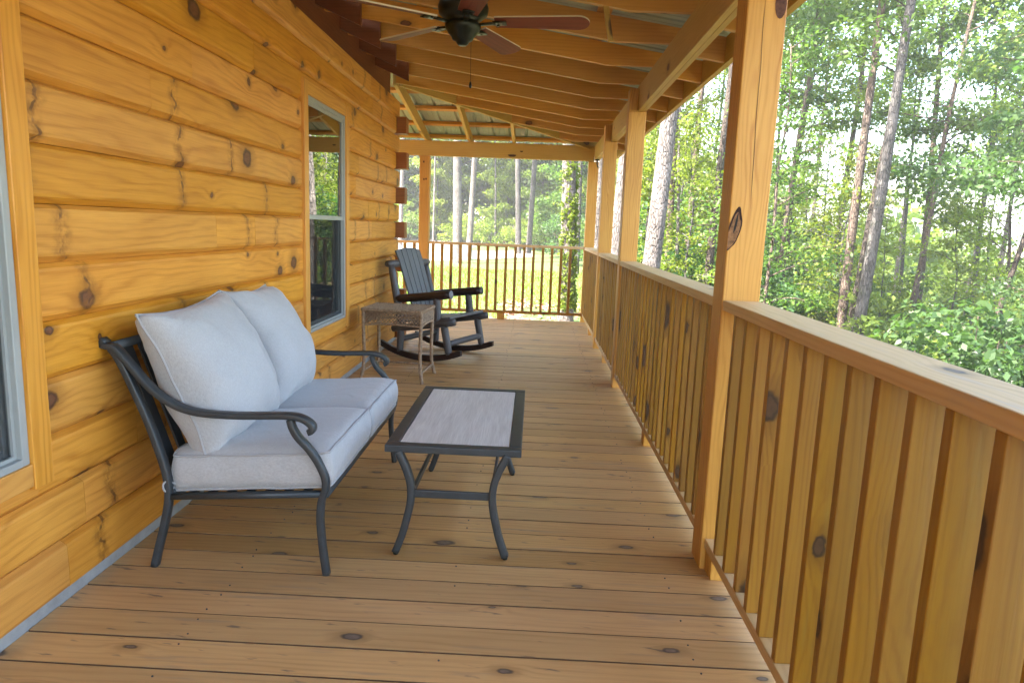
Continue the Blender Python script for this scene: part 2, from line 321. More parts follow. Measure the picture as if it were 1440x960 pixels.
# ------------------------------------------------------------------ mesh builder
class MB:
    def __init__(s): s.v = []; s.f = []; s.uv = []; s.sm = []; s.mi = []
    def add(s, verts, faces, uvs, smooth=False, mi=0):
        b = len(s.v); s.v.extend([tuple(p) for p in verts])
        for f, u in zip(faces, uvs):
            s.f.append(tuple(b+i for i in f)); s.uv.append(u); s.sm.append(smooth); s.mi.append(mi)
    def obox(s, c, dims, R=None, axis=None, mi=0):
        """box; u runs along its longest (or given) axis, v winds round it"""
        c = Vector(c); R = R or Matrix.Identity(3)
        if axis is None: axis = max(range(3), key=lambda i: dims[i])
        b1, b2 = (axis+1) % 3, (axis+2) % 3
        hx = [d/2 for d in dims]
        P = []
        for ia in (-1, 1):
            for (i1, i2) in ((-1, -1), (1, -1), (1, 1), (-1, 1)):
                p = [0, 0, 0]; p[axis] = ia*hx[axis]; p[b1] = i1*hx[b1]; p[b2] = i2*hx[b2]
                P.append(c + R @ Vector(p))
        L, w1, w2 = dims[axis], dims[b1], dims[b2]
        peri = [0, w1, w1+w2, 2*w1+w2, 2*(w1+w2)]
        F_, UV = [], []
        for k in range(4):
            k2 = (k+1) % 4
            F_.append((k, k2, 4+k2, 4+k)); UV.append(((0, peri[k]), (0, peri[k+1]), (L, peri[k+1]), (L, peri[k])))
        F_.append((3, 2, 1, 0)); UV.append(((0, w2), (.02, w2), (.02, 0), (0, 0)))
        F_.append((4, 5, 6, 7)); UV.append(((0, 0), (.02, 0), (.02, w2), (0, w2)))
        s.add(P, F_, UV, False, mi)
    def box(s, lo, hi, axis=None, mi=0):
        s.obox([(a+b)/2 for a, b in zip(lo, hi)], [b-a for a, b in zip(lo, hi)], None, axis, mi)
    def bar(s, p, q, w_, h_, up=(0, 0, 1), mi=0):
        p, q = Vector(p), Vector(q); d = (q-p); L = d.length; d.normalize()
        up = Vector(up); sx = d.cross(up)
        if sx.length < 1e-5: sx = d.cross(Vector((1, 0, 0)))
        sx.normalize(); uz = sx.cross(d)
        R = Matrix((d, sx, uz)).transposed()
        s.obox((p+q)/2, (L, w_, h_), R, 0, mi)
    def tube(s, pts, r, n=10, cap=True, smooth=True, mi=0, rfun=None, start=None, square=None, upv=None):
        """sweep; r number or list; square=(w,h) sweeps a rounded rectangle instead"""
        pts = [Vector(p) for p in pts]; N = len(pts)
        rr = r if hasattr(r, '__len__') else [r]*N
        tang = []
        for i in range(N):
            a = pts[max(0, i-1)]; b = pts[min(N-1, i+1)]
            t = (b-a); t.normalize(); tang.append(t)
        u = Vector(upv) if upv else (Vector((0, 0, 1)) if abs(tang[0].z) < .9 else Vector((1, 0, 0)))
        V, L = [], 0; Ls = []
        for i in range(N):
            if i: L += (pts[i]-pts[i-1]).length
            Ls.append(L)
            if upv: u = Vector(upv)
            sx = tang[i].cross(u)
            if sx.length < 1e-6: sx = tang[i].orthogonal()
            sx.normalize(); uz = sx.cross(tang[i]); u = uz
            for k in range(n):
                a = 2*math.pi*k/n
                if square:
                    wd, ht = square; ca, sa = math.cos(a), math.sin(a)
                    e = .35
                    px = math.copysign(abs(ca)**e, ca)*wd/2*rr[i]; pz = math.copysign(abs(sa)**e, sa)*ht/2*rr[i]
                    V.append(pts[i]+sx*px+uz*pz)
                else:
                    rq = rr[i]*(rfun(i, a) if rfun else 1)
                    V.append(pts[i]+sx*math.cos(a)*rq+uz*math.sin(a)*rq)
        F_, UV = [], []
        for i in range(N-1):
            per = 2*math.pi*max(rr[i], 1e-4) if not square else 2*sum(square)
            for k in range(n):
                k2 = (k+1) % n
                F_.append((i*n+k, i*n+k2, (i+1)*n+k2, (i+1)*n+k))
                UV.append(((Ls[i], per*k/n), (Ls[i], per*(k+1)/n), (Ls[i+1], per*(k+1)/n), (Ls[i+1], per*k/n)))
        if cap:
            F_.append(tuple(range(n-1, -1, -1))); UV.append(tuple((0, .01*k) for k in range(n)))
            F_.append(tuple((N-1)*n+k for k in range(n))); UV.append(tuple((0, .01*k) for k in range(n)))
        s.add(V, F_, UV, smooth, mi)
    def lathe(s, prof, c=(0, 0, 0), n=28, mi=0):
        c = Vector(c); V = []
        for r, z in prof:
            for k in range(n):
                a = 2*math.pi*k/n; V.append(c+Vector((r*math.cos(a), r*math.sin(a), z)))
        F_, UV = [], []
        for i in range(len(prof)-1):
            for k in range(n):
                k2 = (k+1) % n
                F_.append((i*n+k, i*n+k2, (i+1)*n+k2, (i+1)*n+k)); UV.append(((0, 0),)*4)
        s.add(V, F_, UV, True, mi)
    def prism(s, poly, plane, a, b, mi=0, smooth=False):
        """extrude 2D polygon; plane 'xz' extrudes along y, 'yz' along x, 'xy' along z; uv along the extrusion for 'xz_len'"""
        def P(p, t): return {'xz': (p[0], t, p[1]), 'yz': (t, p[0], p[1]), 'xy': (p[0], p[1], t)}[plane]
        n = len(poly); V = [P(p, a) for p in poly]+[P(p, b) for p in poly]
        F_, UV = [], []; L = 0; big = abs(b-a) > max(max(p[i] for p in poly)-min(p[i] for p in poly) for i in (0, 1))
        for k in range(n):
            k2 = (k+1) % n; dl = math.dist(poly[k], poly[k2])
            F_.append((k, k2, n+k2, n+k))
            if big: UV.append(((a, L), (a, L+dl), (b, L+dl), (b, L)))
            else: UV.append(((L, 0), (L+dl, 0), (L+dl, abs(b-a)), (L, abs(b-a))))
            L += dl
        if big:
            F_.append(tuple(range(n-1, -1, -1))); UV.append(tuple((0, .05*(poly[k][0]+poly[k][1])) for k in range(n-1, -1, -1)))
            F_.append(tuple(range(n, 2*n))); UV.append(tuple((0, .05*(p[0]+p[1])) for p in poly))
        else:
            F_.append(tuple(range(n-1, -1, -1))); UV.append(tuple(tuple(poly[k]) for k in range(n-1, -1, -1)))
            F_.append(tuple(range(n, 2*n))); UV.append(tuple(tuple(p) for p in poly))
        s.add(V, F_, UV, smooth, mi)
    def obj(s, name, mat, parent=None, bevel=0, origin=None, fixn=True):
        me = bpy.data.meshes.new(name)
        off = Vector(origin) if origin is not None else (parent_base(parent) if parent else Vector((0, 0, 0)))
        me.from_pydata([tuple(Vector(p)-off) for p in s.v], [], s.f)
        me.polygons.foreach_set('use_smooth', s.sm); me.polygons.foreach_set('material_index', s.mi)
        uvl = me.uv_layers.new(name='UVMap')
        flat = [c for u in s.uv for p in u for c in p]; uvl.data.foreach_set('uv', flat)
        for m in (mat if isinstance(mat, (list, tuple)) else [mat]): me.materials.append(m)
        me.update()
        if fixn: fix_normals(me)
        o = bpy.data.objects.new(name, me); scene.collection.objects.link(o)
        if parent: o.parent = parent
        elif origin is not None: o.location = off
        if bevel:
            md = o.modifiers.new('bevel', 'BEVEL'); md.width = bevel; md.segments = 2; md.limit_method = 'ANGLE'; md.angle_limit = rad(40)
        return o

import bmesh
def fix_normals(me):
    bm = bmesh.new(); bm.from_mesh(me); bmesh.ops.recalc_face_normals(bm, faces=bm.faces); bm.to_mesh(me); bm.free()

WB = {}
def parent_base(o):
    return WB.get(o.name, Vector((0, 0, 0)))
def thing(name, label, cat, loc=(0, 0, 0), rotz=0, group=None, local=False):
    o = bpy.data.objects.new(name, None); scene.collection.objects.link(o)
    o.location = loc; o.rotation_euler = (0, 0, rotz); o.empty_display_size = .2
    o['label'] = label; o['category'] = cat
    if group: o['group'] = group
    WB[o.name] = Vector((0, 0, 0)) if local else Vector(loc)
    return o
def sub(o, parent):           # re-parent a built part as a sub-part (parts sit at their root's origin)
    o.parent = parent; return o
def struct(o): o['kind'] = 'structure'; return o
def stuff(o): o['kind'] = 'stuff'; return o
def dup(root, loc=None, rotz=None, label=None, group=None, scale=None):
    r = root.copy(); scene.collection.objects.link(r)
    if loc is not None: r.location = loc
    if rotz is not None: r.rotation_euler = (0, 0, rotz)
    if scale is not None: r.scale = scale
    if label: r['label'] = label
    if group: r['group'] = group
    for ch in list(root.children):
        c = ch.copy(); scene.collection.objects.link(c); c.parent = r
        for gch in ch.children:
            d = gch.copy(); scene.collection.objects.link(d); d.parent = c
    return r

# ================================================================== GROUND
def sst(x): x = min(1, max(0, x)); return x*x*(3-2*x)
def gz(x, y):
    z = -.78 + .030*max(0, y-12)*(1-sst((y-60)/60)) + .9*sst((y-44)/40)
    right = max(0, x-3.4-max(0, y-13)*.16)
    z -= .30*right*(1-sst((right-24)/40)*.6) - 0
    z = max(z, -11.5+.02*right)
    if y < 8: z += 0
    z += .10*mnoise.noise((x*.15, y*.15, 0))
    far = math.hypot(x, y-5)
    z += 10*sst((far-90)/160)
    return z
def patch(name, mat, xs, ys, dz, mask=None):
    nx, ny = len(xs), len(ys)
    V = [(x, y, gz(x, y)+dz) for y in ys for x in xs]
    Fc = []
    for j in range(ny-1):
        for i in range(nx-1):
            if mask is None or mask((xs[i]+xs[i+1])/2, (ys[j]+ys[j+1])/2):
                Fc.append((j*nx+i, j*nx+i+1, (j+1)*nx+i+1, (j+1)*nx+i))
    me = bpy.data.meshes.new(name); me.from_pydata(V, [], Fc); me.polygons.foreach_set('use_smooth', [True]*len(Fc))
    me.materials.append(mat); o = bpy.data.objects.new(name, me); scene.collection.objects.link(o); return struct(o)
def axis_vals(lo, hi, step, flo, fhi):
    a = list(np.arange(lo, hi+1e-6, step)); b = hi; s = step
    while b < fhi: s *= 1.35; b += s; a.append(b)
    b = lo; s = step
    while b > flo: s *= 1.35; b -= s; a.insert(0, b)
    return a
GX = axis_vals(-24, 30, .5, -200, 220); GY = axis_vals(-6, 54, .5, -200, 240)
patch('ground', M['ground'], GX, GY, 0)
def drive_y(x): return 29.5 + .55*(x+6) + 2.2*math.sin(x*.13)
def lawn_mask(x, y): return -24 < x < 3.2+.05*y+.6*math.sin(y*.9) and 12.0+.8*math.sin(x*1.3) < y < 46 and not (x > .8 and y < 17.5-.4*x)
def drive_mask(x, y):
    return -24 < x < 1.5 and (drive_y(x) < y < drive_y(x)+5 or (x < -2 and y > drive_y(x)+4 and y < 47))
LX = [v for v in GX if -24 <= v <= 12]; LY = [v for v in GY if 8 <= v <= 52]
patch('lawn', M['lawn'], LX, LY, .012, lawn_mask)
patch('gravel_driveway', M['gravel'], LX, LY, .03, drive_mask)

# ================================================================== PORCH FLOOR
PITCH = .1468
mb = MB(); y = -3.30; k = 0
x_lo, x_hi = .0, 2.43
ybase = 2.556 - 60*PITCH
yy = ybase
while yy < 9.93:
    w_ = .1407
    if yy > -3.4:
        # boards run across the porch; a few are butted over a joist
        spl = [.004, x_hi+random.uniform(-.006, .006)]
        xl = .004 if yy < 7.62 else -3.0
        spl[0] = xl
        if xl < 0: spl.insert(1, random.choice((-1.2, -.8, -.4)))
        for a, b in zip(spl[:-1], spl[1:]):
            tz = random.uniform(-.0012, .0012)
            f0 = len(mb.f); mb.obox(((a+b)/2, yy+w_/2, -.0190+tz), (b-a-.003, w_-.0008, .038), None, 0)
            for q in (1, 3): mb.mi[f0+q] = 1  # long side faces coloured darker so the gaps read as dark lines
    yy += PITCH
# screws over the joists
sc_ = MB()
deck = mb.obj('porch_floor', [M['deck'], plain('dark_board_edge', (.15, .085, .042), .8)], bevel=.0015); struct(deck)
sm = MB(); yy = ybase
while yy < 9.93:
    if yy > .8:
        for xj in (.50, 1.32, 2.13):
            for q in (.03, .11):
                if random.random() < .35: continue
                cx, cy = xj+random.uniform(-.012, .012), yy+q+random.uniform(-.008, .008); r_ = .0032
                V = [(cx+r_*math.cos(a), cy+r_*math.sin(a), .0030) for a in np.arange(0, 6.28, 1.0472)]+[(cx+r_*math.cos(a), cy+r_*math.sin(a), -.006) for a in np.arange(0, 6.28, 1.0472)]
                sm.add(V, [tuple(range(6))]+[(i, (i+1) % 6, 6+(i+1) % 6, 6+i) for i in range(6)], [((0, 0),)*6]+[((0, 0),)*4]*6)
    yy += PITCH
scr = sm.obj('deck_screw', M['metal'], deck); stuff(scr)
mb = MB(); mb.box((-3.0, -3.4, -.29), (2.41, -3.36, -.04)); mb.box((2.37, -3.36, -.29), (2.41, 9.93, -.04)); mb.box((-3.0, 9.89, -.29), (2.37, 9.925, -.04))
for xj in (.10, .91, 1.73): mb.box((xj-.02, -3.36, -.28), (xj+.02, 9.89, -.042))
for xj in (.2, 2.2):
    for yj in (-3, 0, 3, 6, 9.6): mb.box((xj-.07, yj-.07, -2.6), (xj+.07, yj+.07, -.285))
fr = mb.obj('floor_framing', M['beam']); struct(fr)
mb = MB(); mb.box((.0, -3.35, -.0415), (2.368, 9.88, -.0395)); mb.box((-2.98, 7.9, -.0415), (-.001, 9.88, -.0395)); struct(mb.obj('gap_blackout_sheet', M['darkgap']))  # added dark sheet: blocks light from below so the board gaps stay dark

# ================================================================== LOG HOUSE
house = thing('log_house', 'log house side of stacked honey coloured logs with two windows and crossed corner', 'house', (-.1, 3.5, 0))
ZB, CH = .0275, .1875                        # first joint, course height
def joint(k): return ZB+CH*k
def log_poly(z0, z1, cham=True):
    c = .019
    full = [(-.15, z0+.001), (-.008, z0+.001), (.0135, z0+c*1.15), (.0155, z0+c*1.7), (.0160, z0+CH*.5), (.0152, z1-c*1.3), (.0130, z1-c*.8), (-.008, z1-.001), (-.15, z1-.001)]
    return full
def clip_poly(poly, zmin, zmax):
    def clip(P, keep, zc):
        out = []
        for i in range(len(P)):
            a, b = P[i], P[(i+1) % len(P)]
            ka, kb = keep(a[1]), keep(b[1])
            if ka: out.append(a)
            if ka != kb:
                t = (zc-a[1])/(b[1]-a[1]); out.append((a[0]+t*(b[0]-a[0]), zc))
        return out
    P = clip(poly, lambda z: z >= zmin-1e-9, zmin); P = clip(P, lambda z: z <= zmax+1e-9, zmax)
    return P
WINS = [dict(y0=1.17, y1=2.095, z0=.455, z1=2.225), dict(y0=4.615, y1=5.72, z0=.455, z1=2.225)]   # outer trim
TR = .085
openings = [(a['y0']+TR*.55, a['y1']-TR*.55, a['z0']+TR*.55, a['z1']-TR*.55) for a in WINS]
fixed_joints = {10: [3.166], 11: [3.86], 9: [2.818, 6.1], 6: [3.352, 3.822, 6.6], 1: [2.264, 4.5], 0: [2.16, 4.3], 5: [6.15], 7: [6.45], 8: [6.0], 3: [3.0, 6.6], 4: [6.2], 2: [2.6, 6.3]}
WALLTOP = 14
mb = MB(); mbw = MB()
for k in range(0, WALLTOP):
    z0, z1 = joint(k), joint(k+1)
    yend = 7.72 if k % 2 == 0 else 7.90+random.uniform(-.01, .02)
    cuts = [-3.6]+sorted(fixed_joints.get(k, [random.uniform(2.5, 4), random.uniform(5.5, 7)])+[random.uniform(-2, .5)])+[yend]
    segs = list(zip(cuts[:-1], cuts[1:]))
    z0a = max(z0, .047)
    base = log_poly(z0, z1)
    if k == 0: base = clip_poly(base, .047, z1)
    for a, b in segs:
        pieces = [(a+.0008, b-.0008, base)]
        for (oy0, oy1, oz0, oz1) in openings:
            new = []
            for (p, q, pol) in pieces:
                if q <= oy0 or p >= oy1 or z1 <= oz0 or z0 >= oz1: new.append((p, q, pol)); continue
                if p < oy0: new.append((p, oy0, pol))
                if q > oy1: new.append((oy1, q, pol))
                if z0 < oz0: new.append((max(p, oy0)+.001, min(q, oy1)-.001, clip_poly(pol, z0, oz0)))
                if z1 > oz1: new.append((max(p, oy0)+.001, min(q, oy1)-.001, clip_poly(pol, oz1, z1)))
            pieces = new
        for p, q, pol in pieces:
            if q-p > .01 and len(pol) > 2:
                # several rings along the log, each a little uneven
                n = max(2, int((q-p)/.12)); ys = np.linspace(p, q, n+1); V = []; F_ = []; UV = []
                sd_ = random.uniform(0, 50)
                for yv in ys:
                    for (px, pz) in pol:
                        d_ = .0022*mnoise.noise((yv*2.2, pz*9, sd_)) if px > -.1 else 0
                        V.append((px+d_, yv, pz+(.0016*mnoise.noise((yv*3, sd_, pz*30)) if px > -.1 else 0)))
                m_ = len(pol); per = [0]
                for i in range(m_): per.append(per[-1]+math.dist(pol[i], pol[(i+1) % m_]))
                for j in range(n):
                    for i in range(m_):
                        i2 = (i+1) % m_
                        F_.append((j*m_+i, j*m_+i2, (j+1)*m_+i2, (j+1)*m_+i))
                        UV.append(((ys[j], per[i]), (ys[j], per[i+1]), (ys[j+1], per[i+1]), (ys[j+1], per[i])))
                F_.append(tuple(range(m_-1, -1, -1))); UV.append(tuple((0, .2*(pol[i][0]+pol[i][1])) for i in range(m_-1, -1, -1)))
                F_.append(tuple(n*m_+i for i in range(m_))); UV.append(tuple((0, .2*(pt[0]+pt[1])) for pt in pol))
                mb.add(V, F_, UV)
wall = mb.obj('wall', M['log'], house)
# crossing end wall with log ends that run past the corner
mb = MB(); me_ = MB()
for k in range(0, WALLTOP):
    z0, z1 = joint(k)+.002, joint(k+1)-.002
    if k % 2 == 0:
        e = random.choice((.112, .128, .120, .135))
        me_ = MB(); me_.box((-.148, 7.735, z0+.008), (e, 7.88, z1), 0); me_.obj('log_end', M['dark'], house, bevel=.004)
        mb.box((-4.0, 7.735, max(z0, .05)), (-.152, 7.88, z1), 0)
    else:
        mb.box((-4.0, 7.737, z0), (-.155, 7.882, z1), 0)
gw = mb.obj('end_wall', M['log'], house); 
mb = MB(); mb.box((-.09, -3.6, -.3), (.0035, 7.9, .046))
mb.obj('flashing', M['flash'], house)
mb = MB(); mb.box((-.20, -3.5, -.3), (-.17, 7.7, joint(WALLTOP)))
mb.box((-3.98, 7.68, -.3), (-.20, 7.71, joint(WALLTOP))); mb.box((-4.0, -3.62, -.3), (-.20, -3.58, 3.0)); mb.box((-4.04, -3.6, -.3), (-4.0, 7.9, 3.0))
mb.obj('inner_wall', M['darkgap'], house)
# house roof (slopes on up above the porch roof)
mb = MB(); mb.prism([(.42, 2.975), (.42, 2.99), (-.02, 3.055), (-4.6, 5.0), (-4.6, 4.95), (-.02, 3.02)], 'xz', -3.7, 7.75)
mb.obj('roof', M['steel'], house)
def window(wd, nm_label):
    y0, y1, z0, z1 = wd['y0'], wd['y1'], wd['z0'], wd['z1']
    X0, X1 = -.012, .036
    m = MB()
    m.box((X0, y0, z0), (X1, y0+TR, z1), 2); m.box((X0, y1-TR, z0), (X1, y1, z1), 2)
    m.box((X0, y0+TR+.001, z1-TR), (X1-.003, y1-TR-.001, z1), 1); m.box((X0, y0+TR+.001, z0+.012), (X1-.003, y1-TR-.001, z0+TR), 1)
    tr = m.obj('window', M['trim'], house, bevel=.003); tr['label'] = nm_label
    a0, a1, b0, b1 = y0+TR, y1-TR, z0+TR, z1-TR
    fw = .030; m = MB()
    m.box((-.10, a0, b0), (.024, a0+fw, b1), 2); m.box((-.10, a1-fw, b0), (.024, a1, b1), 2)
    m.box((-.10, a0+fw, b1-fw), (.022, a1-fw, b1), 1); m.box((-.10, a0+fw, b0), (.026, a1-fw, b0+fw*.8), 1)
    fo = sub(m.obj('frame', M['vinyl'], house, bevel=.003), tr)
    zm = 1.345; c0, c1 = a0+fw, a1-fw; sw = .027
    for nm, (s0, s1), xo in (('upper_sash', (zm-.018, b1-fw), .016), ('lower_sash', (b0+fw*.8, zm+.012), -.014)):
        m = MB()
        m.box((xo-.025, c0, s0), (xo, c0+sw, s1), 2); m.box((xo-.025, c1-sw, s0), (xo, c1, s1), 2)
        m.box((xo-.025, c0+sw, s1-sw), (xo-.001, c1-sw, s1), 1); m.box((xo-.025, c0+sw, s0), (xo-.001, c1-sw, s0+sw*1.15), 1)
        sub(m.obj(nm, M['vinyl'], house, bevel=.002), tr)
        m = MB(); m.box((xo-.017, c0+sw*.6, s0+sw*.6), (xo-.010, c1-sw*.6, s1-sw*.6), 2)
        sub(m.obj('pane', M['glass'], house), tr)
    m = MB(); m.box((-.004, c0+.006, b0+fw*.8+.004), (-.0025, c1-.006, zm-.02), 2)
    sub(m.obj('insect_screen', M['screen'], house), tr)
    m = MB(); m.box((-.008, c0, b0+fw*.8), (.006, c0+.012, zm-.019), 2); m.box((-.008, c1-.012, b0+fw*.8), (.006, c1, zm-.019), 2); m.box((-.008, c0+.012, b0+fw*.8), (.006, c1-.012, b0+fw*.8+.012), 1)
    sub(m.obj('screen_frame', M['vinyl'], house), tr)
window(WINS[0], 'window nearest the camera, cut off by the left edge of the photo')
window(WINS[1], 'narrow double hung window reflecting trees in its upper sash')

# ================================================================== PORCH ROOF FRAMING
def fb_(d): return 2.757-.1534*(d-.27)          # rafter underside
def ft_(d): return fb_(d)+.147                  # rafter top
RT = .038
raf_y = [3.94+.6185*k for k in range(-11, 10)]
roof = thing('porch_roof', 'open framed porch roof of golden rafters, purlins and ribbed metal sheets wrapping the house corner', 'roof', (1.3, 3.5, 2.5))
XE = 2.70
tails_y = []
for yk in raf_y:
    if yk < -2.1 or yk > 9.6: continue
    xs = .0 if yk < 7.72 else (yk-7.7)+.03
    if yk > 7.0 and yk < 7.72: xs = .02
    poly = [(xs, ft_(xs)), (xs, fb_(xs))]
    if xs < 1.9: poly += [(1.955, fb_(1.955)), (2.02, 2.4865)]
    poly += [(2.421, 2.4845), (2.4215, fb_(2.4215)), (XE, fb_(XE)), (XE, ft_(XE))]
    m = MB(); m.prism(poly, 'xz', yk, yk+RT)
    m.obj('rafter', M['rafter'], roof)
    if yk < 7.5: tails_y.append(yk)
for xk in [-.03+.615*k for k in range(-4, 4)]:
    ys = 7.74 if xk < 0 else 7.7+xk+.03
    if ys > 9.5: continue
    D = lambda yv: yv-7.7
    poly = [(ys, ft_(D(ys))), (ys, fb_(D(ys))), (9.70, fb_(2.0)), (9.75, 2.4845), (10.035, 2.4845), (10.036, fb_(2.336)), (7.7+XE, fb_(XE)), (7.7+XE, ft_(XE))]
    m = MB(); m.prism(poly, 'yz', xk, xk+RT)
    m.obj('rafter', M['beam'], roof)
# hip rafter
m = MB()
dxy = Vector((1, 1, 0)).normalized(); nrm = Vector((1, -1, 0)).normalized()*.019
def hp(d, z): return Vector((d, 7.7+d, z))
prof = [(.05, fb_(.05)-.012), (2.36, fb_(2.36)-.012), (2.68, fb_(2.68)-.005), (2.68, ft_(2.68)-.004), (.05, ft_(.05)-.004)]
V = [hp(d, z)+nrm for d, z in prof]+[hp(d, z)-nrm for d, z in prof]; n5 = len(prof)
F_ = [tuple(range(n5)), tuple(range(2*n5-1, n5-1, -1))]+[(i, (i+1) % n5, n5+(i+1) % n5, n5+i) for i in range(n5)]
UV = [tuple((d*1.4, z) for d, z in prof), tuple((d*1.4, z) for d, z in reversed(prof))]+[((prof[i][0]*1.4, 0), (prof[(i+1) % n5][0]*1.4, 0), (prof[(i+1) % n5][0]*1.4, .04), (prof[i][0]*1.4, .04)) for i in range(n5)]
m.add(V, F_, UV); m.obj('hip_rafter', M['beam'], roof)
# purlins
for d in (.10, .71, 1.32, 1.94, 2.55):
    y1 = 7.7+d-.02
    m = MB(); z = ft_(d); c = Vector((d, (y1-2.2)/2, z+.0195+.003)); 
    Rm = Matrix.Rotation(math.atan(.1534), 3, 'Y')
    m.obox(c, (.089, y1+2.2, .036), Rm, 1); m.obj('purlin', M['rafter'], roof)
    m = MB(); x1 = d-.02; c = Vector(((x1-3.0)/2, 7.7+d, z+.0195+.003)); Rm = Matrix.Rotation(-math.atan(.1534), 3, 'X')
    m.obox(c, (x1+3.0, .089, .036), Rm, 0); m.obj('purlin', M['rafter'], roof)
# metal sheets: ribs run down the slope
def fm(d): return ft_(d)+.046
m = MB(); RB = .228
RIBS = ((0, 0), (.012, .019), (.030, .019), (.042, 0), (.096, 0), (.101, .003), (.107, .003), (.112, 0), (.160, 0), (.165, .003), (.171, .003), (.176, 0))
def brk(lo, hi):
    out = []; k = math.floor(lo/RB)
    while k*RB < hi:
        for q, h in RIBS:
            if lo < k*RB+q < hi: out.append((k*RB+q, h))
        k += 1
    return [(lo, 0)]+out+[(hi, 0)]
ys = brk(-2.3, 10.42)
for (a, ha), (b, hb) in zip(ys[:-1], ys[1:]):
    da, db = (max(-.02, a-7.7)), (max(-.02, b-7.7)); de = 2.80
    if da > de: continue
    m.add([(da, a, fm(da)+ha), (de, a, fm(de)+ha), (de, b, fm(de)+hb), (db, b, fm(db)+hb)], [(0, 1, 2, 3)], [((0, 0),)*4])
xs = brk(-3.2, 2.75)
for (a, ha), (b, hb) in zip(xs[:-1], xs[1:]):
    da, db = max(.0, a), max(.0, b); de = 2.80
    m.add([(a, 7.7+da, fm(da)+ha), (a, 7.7+de, fm(de)+ha), (b, 7.7+de, fm(de)+hb), (b, 7.7+db, fm(db)+hb)], [(0, 1, 2, 3)], [((0, 0),)*4])
m.obj('metal_sheet', M['steel'], roof, fixn=False)
m = MB(); m.box((XE+.001, -2.25, fb_(XE)-.012), (XE+.039, 7.7+XE+.039, ft_(XE)+.005), 1); m.box((-3.0, 7.7+XE+.001, fb_(XE)-.012), (XE, 7.7+XE+.039, ft_(XE)+.005), 0)
m.obj('fascia', M['beam'], roof)
m = MB(); m.bar((1.87, 3.955, 2.63), (1.93, 3.955, 2.33), .018, .028); m.obj('nailed_batten', M['beam'], roof)
# tails of the house rafters, fastened to the near side of each porch rafter
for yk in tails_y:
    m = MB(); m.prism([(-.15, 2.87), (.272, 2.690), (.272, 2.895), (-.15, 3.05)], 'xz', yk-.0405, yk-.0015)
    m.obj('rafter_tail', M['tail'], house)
# blocking on the wall plate
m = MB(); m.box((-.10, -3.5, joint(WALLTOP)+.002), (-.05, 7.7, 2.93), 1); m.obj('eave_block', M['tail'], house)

# ================================================================== BEAMS AND POSTS
PY = [-.55, 2.615, 5.80, 7.76, 10.0]
XI, XO = 2.28, 2.42
posts = []
plabel = ['timber porch post behind the camera on the open side', 'tall porch post nearest the camera, with a dark knot hole and a long drying crack',
          'second porch post from the camera along the side railing, below the beam joint', 'third porch post from the camera, between the second post and the corner', 'porch post at the far outer corner where the two railings meet']
def knot_hole(m, c, sx, sz, ydir):
    pass
for i, (py, lb) in enumerate(zip(PY, plabel)):
    t = thing('porch_post', lb, 'post', ((XI+XO)/2, py+.07, 0), 0, 'porch posts'); posts.append(t)
    m = MB()
    ztop = 2.62
    # notched: the inner part runs up past the beam, which sits on the outer part
    if i < 4:
        m.box((XI, py, -.02 if i else -.02), (XO, py+.14, 2.279), 2)
        m.box((XI+.0005, py+.0005, 2.279), (XI+.070, py+.1395, ft_(XI)-.14), 2)
    else:
        m.box((XI, py, -.02), (XO, py+.14, 2.274), 2)
        m.box((XI+.0005, py+.0405, 2.274), (XI+.070, py+.1395, ft_(XI)-.14), 2)
    o = m.obj('shaft', M['post'], t, bevel=.005)
    if i == 1:
        # bark-lined knot hole at the near inner edge: dark rim, a paler lobe of wood, a deep slot above it
        def blob(cx, cz, rx, rz, yo, tilt, mat, nm, sd_, N=26):
            kb = MB(); V = []
            for j in range(N):
                a = 2*math.pi*j/N; q = 1+.16*mnoise.noise((math.cos(a)*1.6+sd_, math.sin(a)*1.6, sd_))+.10*math.sin(3*a+sd_)
                ex, ez = rx*q*math.cos(a), rz*q*math.sin(a)
                V.append((max(XI+.0005, cx+ex*math.cos(tilt)+ez*math.sin(tilt)), py-yo, cz-ex*math.sin(tilt)+ez*math.cos(tilt)))
            kb.add(V, [tuple(range(N))], [((0, 0),)*N]); return kb.obj(nm, mat, t)
        rim = blob(XI+.021, 1.345, .023, .078, .0010, .22, plain('knot_rim_dark', (.035, .018, .013), .9, 0, .2, 90, .6), 'knot_hole', 1.3)
        sub(blob(XI+.0195, 1.338, .0180, .066, .0016, .23, plain('knot_lobe', (.20, .098, .040), .8, 0, .3, 55, .55), 'knot_lobe', 1.5), rim)
        sub(blob(XI+.026, 1.366, .0042, .036, .0020, .16, M['darkgap'], 'knot_slot', 2.2), rim)
        k = MB(); P = []
        for j in range(40):
            z = 1.42+j*.0195; xx = XI+.072+.012*math.sin(z*2.1)+.004*mnoise.noise((z*6, 0, 0)); P.append((xx, z))
        V = []
        for j, (xx, z) in enumerate(P):
            wv = .0008*min(1, j/6, (39-j)/6)+.0001
            V += [(xx-wv, py-.0012, z), (xx+wv, py-.0012, z)]
        k.add(V, [(2*j, 2*j+1, 2*j+3, 2*j+2) for j in range(39)], [((0, 0),)*4]*39)
        k.obj('crack', M['darkgap'], t)
        k = MB(); N = 16; V = [(XO-.024+.020*math.cos(2*math.pi*j/N), py-.0012, 2.13+.05*math.sin(2*math.pi*j/N)) for j in range(N)]
        k.add(V, [tuple(range(N))], [((0, 0),)*N]); k.obj('knot', plain('post_knot', (.10, .045, .03), .8, 0, .3, 60, .5), t)
tl = thing('porch_post', 'porch post by the log corner, behind the rocking chair', 'post', (-.02, 10.03, 0), 0, 'porch posts')
